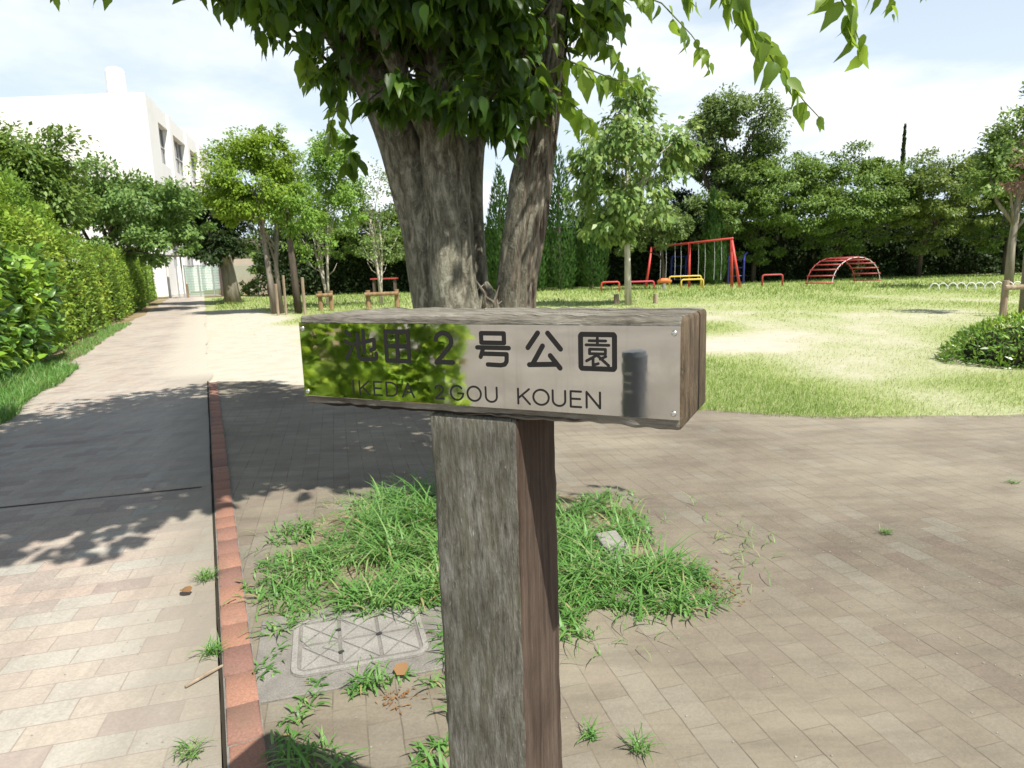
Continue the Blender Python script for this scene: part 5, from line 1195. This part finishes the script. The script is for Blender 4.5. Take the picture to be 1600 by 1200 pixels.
# ------------------------------------------------------------------ playground
sw = thing('swing_set', 'red four seat swing set with splayed end legs at the far side of the lawn', 'swing', (10.8, 41, 0))
E1, E0 = Vector((12.0, 36.8, 2.62)), Vector((8.95, 42.6, 2.40))
MDp = E1.lerp(E0, .49)
ax = (E0 - E1).normalized(); sd = Vector((ax.y, -ax.x, 0))
m = MB(); m.tube([E1 - ax * .1, E0 + ax * .1], [.055, .055], 10); m.build('beam', M['red'], sw, smooth=True)
for p, sgn in ((E1, 1), (E0, -1)):
    for dx, dy in ((.42, -.30), (.26, .55)):
        m = MB(); m.tube([(p.x + sgn * dx, p.y + dy, -.02), (p.x, p.y, p.z)], [.075, .07], 10); m.build('leg', M['red'], sw, smooth=True)
m = MB(); m.tube([(MDp.x, MDp.y, -.02), (MDp.x, MDp.y, MDp.z)], [.075, .07], 10); m.build('leg', M['red'], sw, smooth=True)
for f in (.15, .34, .64, .84):
    c = E1.lerp(E0, f)
    m = MB(); m.box((c.x, c.y, .42), (.2, .46, .04), Matrix.Rotation(math.atan2(ax.y, ax.x) - math.pi / 2, 3, 'Z')); st = m.build('swing_seat', M['rubber'], sw, bevel=.012)
    for sg in (-1, 1):
        q = c + ax * .26 * sg; m = MB(); m.tube([(q.x, q.y, .43), (q.x + .03, q.y, 1.5), (q.x, q.y, 2.58)], [.016] * 3, 6); m.build('chain', M['galv'], st)
    for sg in (-1, 1):
        pass
adopt(sw)
def rail(label, x, y, w, h, mat, yaw=0.0, r=.045, bars=1):
    root = MB(); c, s_ = math.cos(yaw), math.sin(yaw)
    def P(a, z): return (a * c, a * s_, z)
    k = .1
    root.tube([P(-w / 2, -.02), P(-w / 2, h - k), P(-w / 2 + k * .3, h - k * .3), P(-w / 2 + k, h), P(w / 2 - k, h), P(w / 2 - k * .3, h - k * .3), P(w / 2, h - k), P(w / 2, -.02)], [r] * 8, 8)
    for i in range(1, bars): root.tube([P(-w / 2, h * i / bars), P(w / 2, h * i / bars)], [r * .7] * 2, 6)
    o = root.build('guard_rail', M[mat], None, smooth=True); o.location = (x, y, 0); return tag(o, label, 'guard rail', 'guard rails round the swings')
rail('yellow guard rail nearest the swing set, right one of two', 9.55, 35.4, 1.15, .55, 'yellow')
rail('longer yellow guard rail just behind the nearer yellow one', 9.75, 37.6, 1.75, .68, 'yellow')
rail('red guard rail left of the slender pale trunk', 5.45, 36.5, .95, .52, 'red')
rail('long pinkish red guard rail between the slender trunk and the swing set', 7.15, 37.0, 1.5, .48, 'pink_red')
rail('dull red guard rail right of the swing set, alone', 14.35, 37.0, 1.1, .62, 'red_dull')
sr = thing('spring_rider', 'low orange spring rider in front of the swing set', 'spring rider', (8.35, 36.6, 0))
m = MB(); m.tube([(8.0, 36.6, .42), (8.2, 36.6, .50), (8.5, 36.6, .50), (8.75, 36.6, .44)], [.07, .14, .14, .08], 10); m.build('seat', M['orange'], sr, smooth=True)
m = MB(); m.tube([(8.35 + .08 * math.cos(a), 36.6 + .08 * math.sin(a), a / 50 * .45) for a in np.linspace(0, 40, 80)], .018, 5); m.build('spring', M['galv'], sr)
m = MB(); m.bar((8.15, 36.4, .62), (8.15, 36.8, .62), .03, .03); m.bar((8.15, 36.6, .45), (8.15, 36.6, .63), .03, .03); m.build('handle', M['red'], sr)
adopt(sr)
cf = thing('climbing_frame', 'dark blue climbing frame with arched posts behind the swing set', 'climbing frame', (11, 43.5, 0))
for (x, y) in ((10.75, 45), (11.7, 45), (13.55, 42), (14.5, 42)):
    m = MB(); m.tube([(x, y, 0), (x, y, 1.55), (x + .06, y, 1.8), (x + .2, y, 1.92)], [.06] * 4, 8); m.build('post', M['blue'], cf, smooth=True)
for z in (.6, 1.2, 1.8):
    m = MB(); m.tube([(10.75, 45.08, z), (11.7, 45.08, z)], [.035] * 2, 6); m.build('bar', M['blue'], cf)
for z in (.5, 1.0, 1.5):
    m = MB(); m.tube([(13.5, 42.08, z), (14.45, 42.08, z)], [.03] * 2, 6); m.build('bar', M['blue'], cf)
adopt(cf)
al = thing('arched_ladder', 'arched climbing ladder with a thin white near rail and red rungs on the far lawn', 'climbing ladder', (17.9, 36, 0))
a_dir = Vector((math.cos(R(28)), math.sin(R(28)), 0)); w_dir = Vector((math.sin(R(50)), -math.cos(R(50)), 0)) * .62
def arcp(f, sg):
    th = math.pi * f; p = Vector((17.75, 36.0, 0)) + a_dir * (-1.95 * math.cos(th)) + w_dir * sg; p.z = 1.42 * math.sin(th) ** .9 if math.sin(th) > 0 else 0; return p
for sg in (-1, 1):
    m = MB(); m.tube([arcp(f, sg) for f in np.linspace(0, 1, 25)], .016, 8); m.build('rail', M['white_paint'] if sg > 0 else M['red_dull'], al, smooth=True)  # far rail is dull red to stand in for an unlit white rail
for f in np.linspace(.03, .97, 13):
    m = MB(); m.tube([arcp(f, -1.12), arcp(f, 1.12)], .038, 6); m.build('rung', M['red_dull'], al, smooth=True)
adopt(al)
m = MB(); hp = Vector((17.2, 27.4)); hq = Vector((21.2, 26.2))
for i in range(14):
    c = hp.lerp(hq, i / 13); dd = (hq - hp).normalized()
    m.tube([(c.x + dd.x * .19 * math.cos(a), c.y + dd.y * .19 * math.cos(a) + .05 * (i % 2), .30 * math.sin(a)) for a in np.linspace(0, math.pi, 11)], .020, 6)
o = m.build('hoop_fence', M['white_paint'], None, smooth=True); tag(o, 'low white fence of overlapping hoops along the far lawn at the right', 'low fence')
pt = thing('picnic_table', 'small reddish timber table in the shade left of the thick stems', 'table', (-7.2, 39.5, 0))
m = MB(); m.box((-7.2, 39.5, 1.05), (1.5, .7, .07)); m.build('tabletop', M['red_dull'], pt)
for sx in (-.6, .6):
    m = MB(); m.bar((-7.2 + sx, 39.5, 0), (-7.2 + sx, 39.5, 1.02), .1, .5); m.build('leg', M['brown_roof'], pt)
adopt(pt)

# ------------------------------------------------------------------ across the path behind the camera: what the steel plate mirrors
fl = thing('flowering_shrub', 'sunlit green shrub with pink flowers mirrored in the left half of the steel plate', 'shrub', pf(.95, -3.4, 0))
n = 6500
s = rng.uniform(.25, 2.6, n); z = rng.uniform(.05, 1.32, n); tt = -3.0 + (fbm(s * 2.2, z * 2.2, 91, 4) - .5) * .8 - np.abs(rng.normal(0, .06, n)) + .45 - .62 * z
s = s + (fbm(z * 3, tt * 3, 95, 3) - .5) * .16
P = np.stack([-.408 * s + .913 * tt, .913 * s + .408 * tt, z], 1)
D = unit(sphere(n) * .8 + np.array([.6, .0, 0])); N = unit(sphere(n) * .5 + np.array([.5, -.35, .8]))
leaf_obj('foliage', P, D, N, .085 * rng.uniform(.6, 1.4, n), M['leaf_shrub'], fl, 'ovate')
for k in rng.choice(n, 14, replace=False):
    leaf_obj('flower', P[k] + np.array([.05, .0, .03]) + sphere(9) * .004, sphere(9) * np.array([1, 1, .5]), sphere(9) + np.array([.5, -.3, .8]), np.full(9, .055), M['petal'], fl)
m = MB(); m.prism([pf(.4, -4.4), pf(2.5, -4.4), pf(2.5, -3.45), pf(.4, -3.45)], 0, .8); m.build('branches', M['inner'], fl); adopt(fl)  # solid block inside the shrub, coloured like inner leaves
pi = thing('stone_pillar', 'slim dark stone pillar mirrored near the right end of the steel plate', 'pillar', (-1.82, -1.45, 0))
m = MB(); m.tube([(-1.82, -1.45, 0), (-1.82, -1.45, .97), (-1.82, -1.45, 1.0)], [.075, .075, .066], 28); sp = m.build('shaft', M['granite'], pi, smooth=False)
m = MB()
for z in (.87, .82, .765):          # short pale inlaid lines on the side that faces the sign
    aa = [R(62 + 40 * q_ / 8) for q_ in range(9)]
    vs = [(-1.82 + .0755 * math.cos(a) , -1.45 + .0755 * math.sin(a), z_) for a in aa for z_ in (z, z + .006)]
    m.add(vs, [(2 * q_, 2 * q_ + 2, 2 * q_ + 3, 2 * q_ + 1) for q_ in range(8)])
m.build('inlay', M['white_paint'], sp)
adopt(pi)
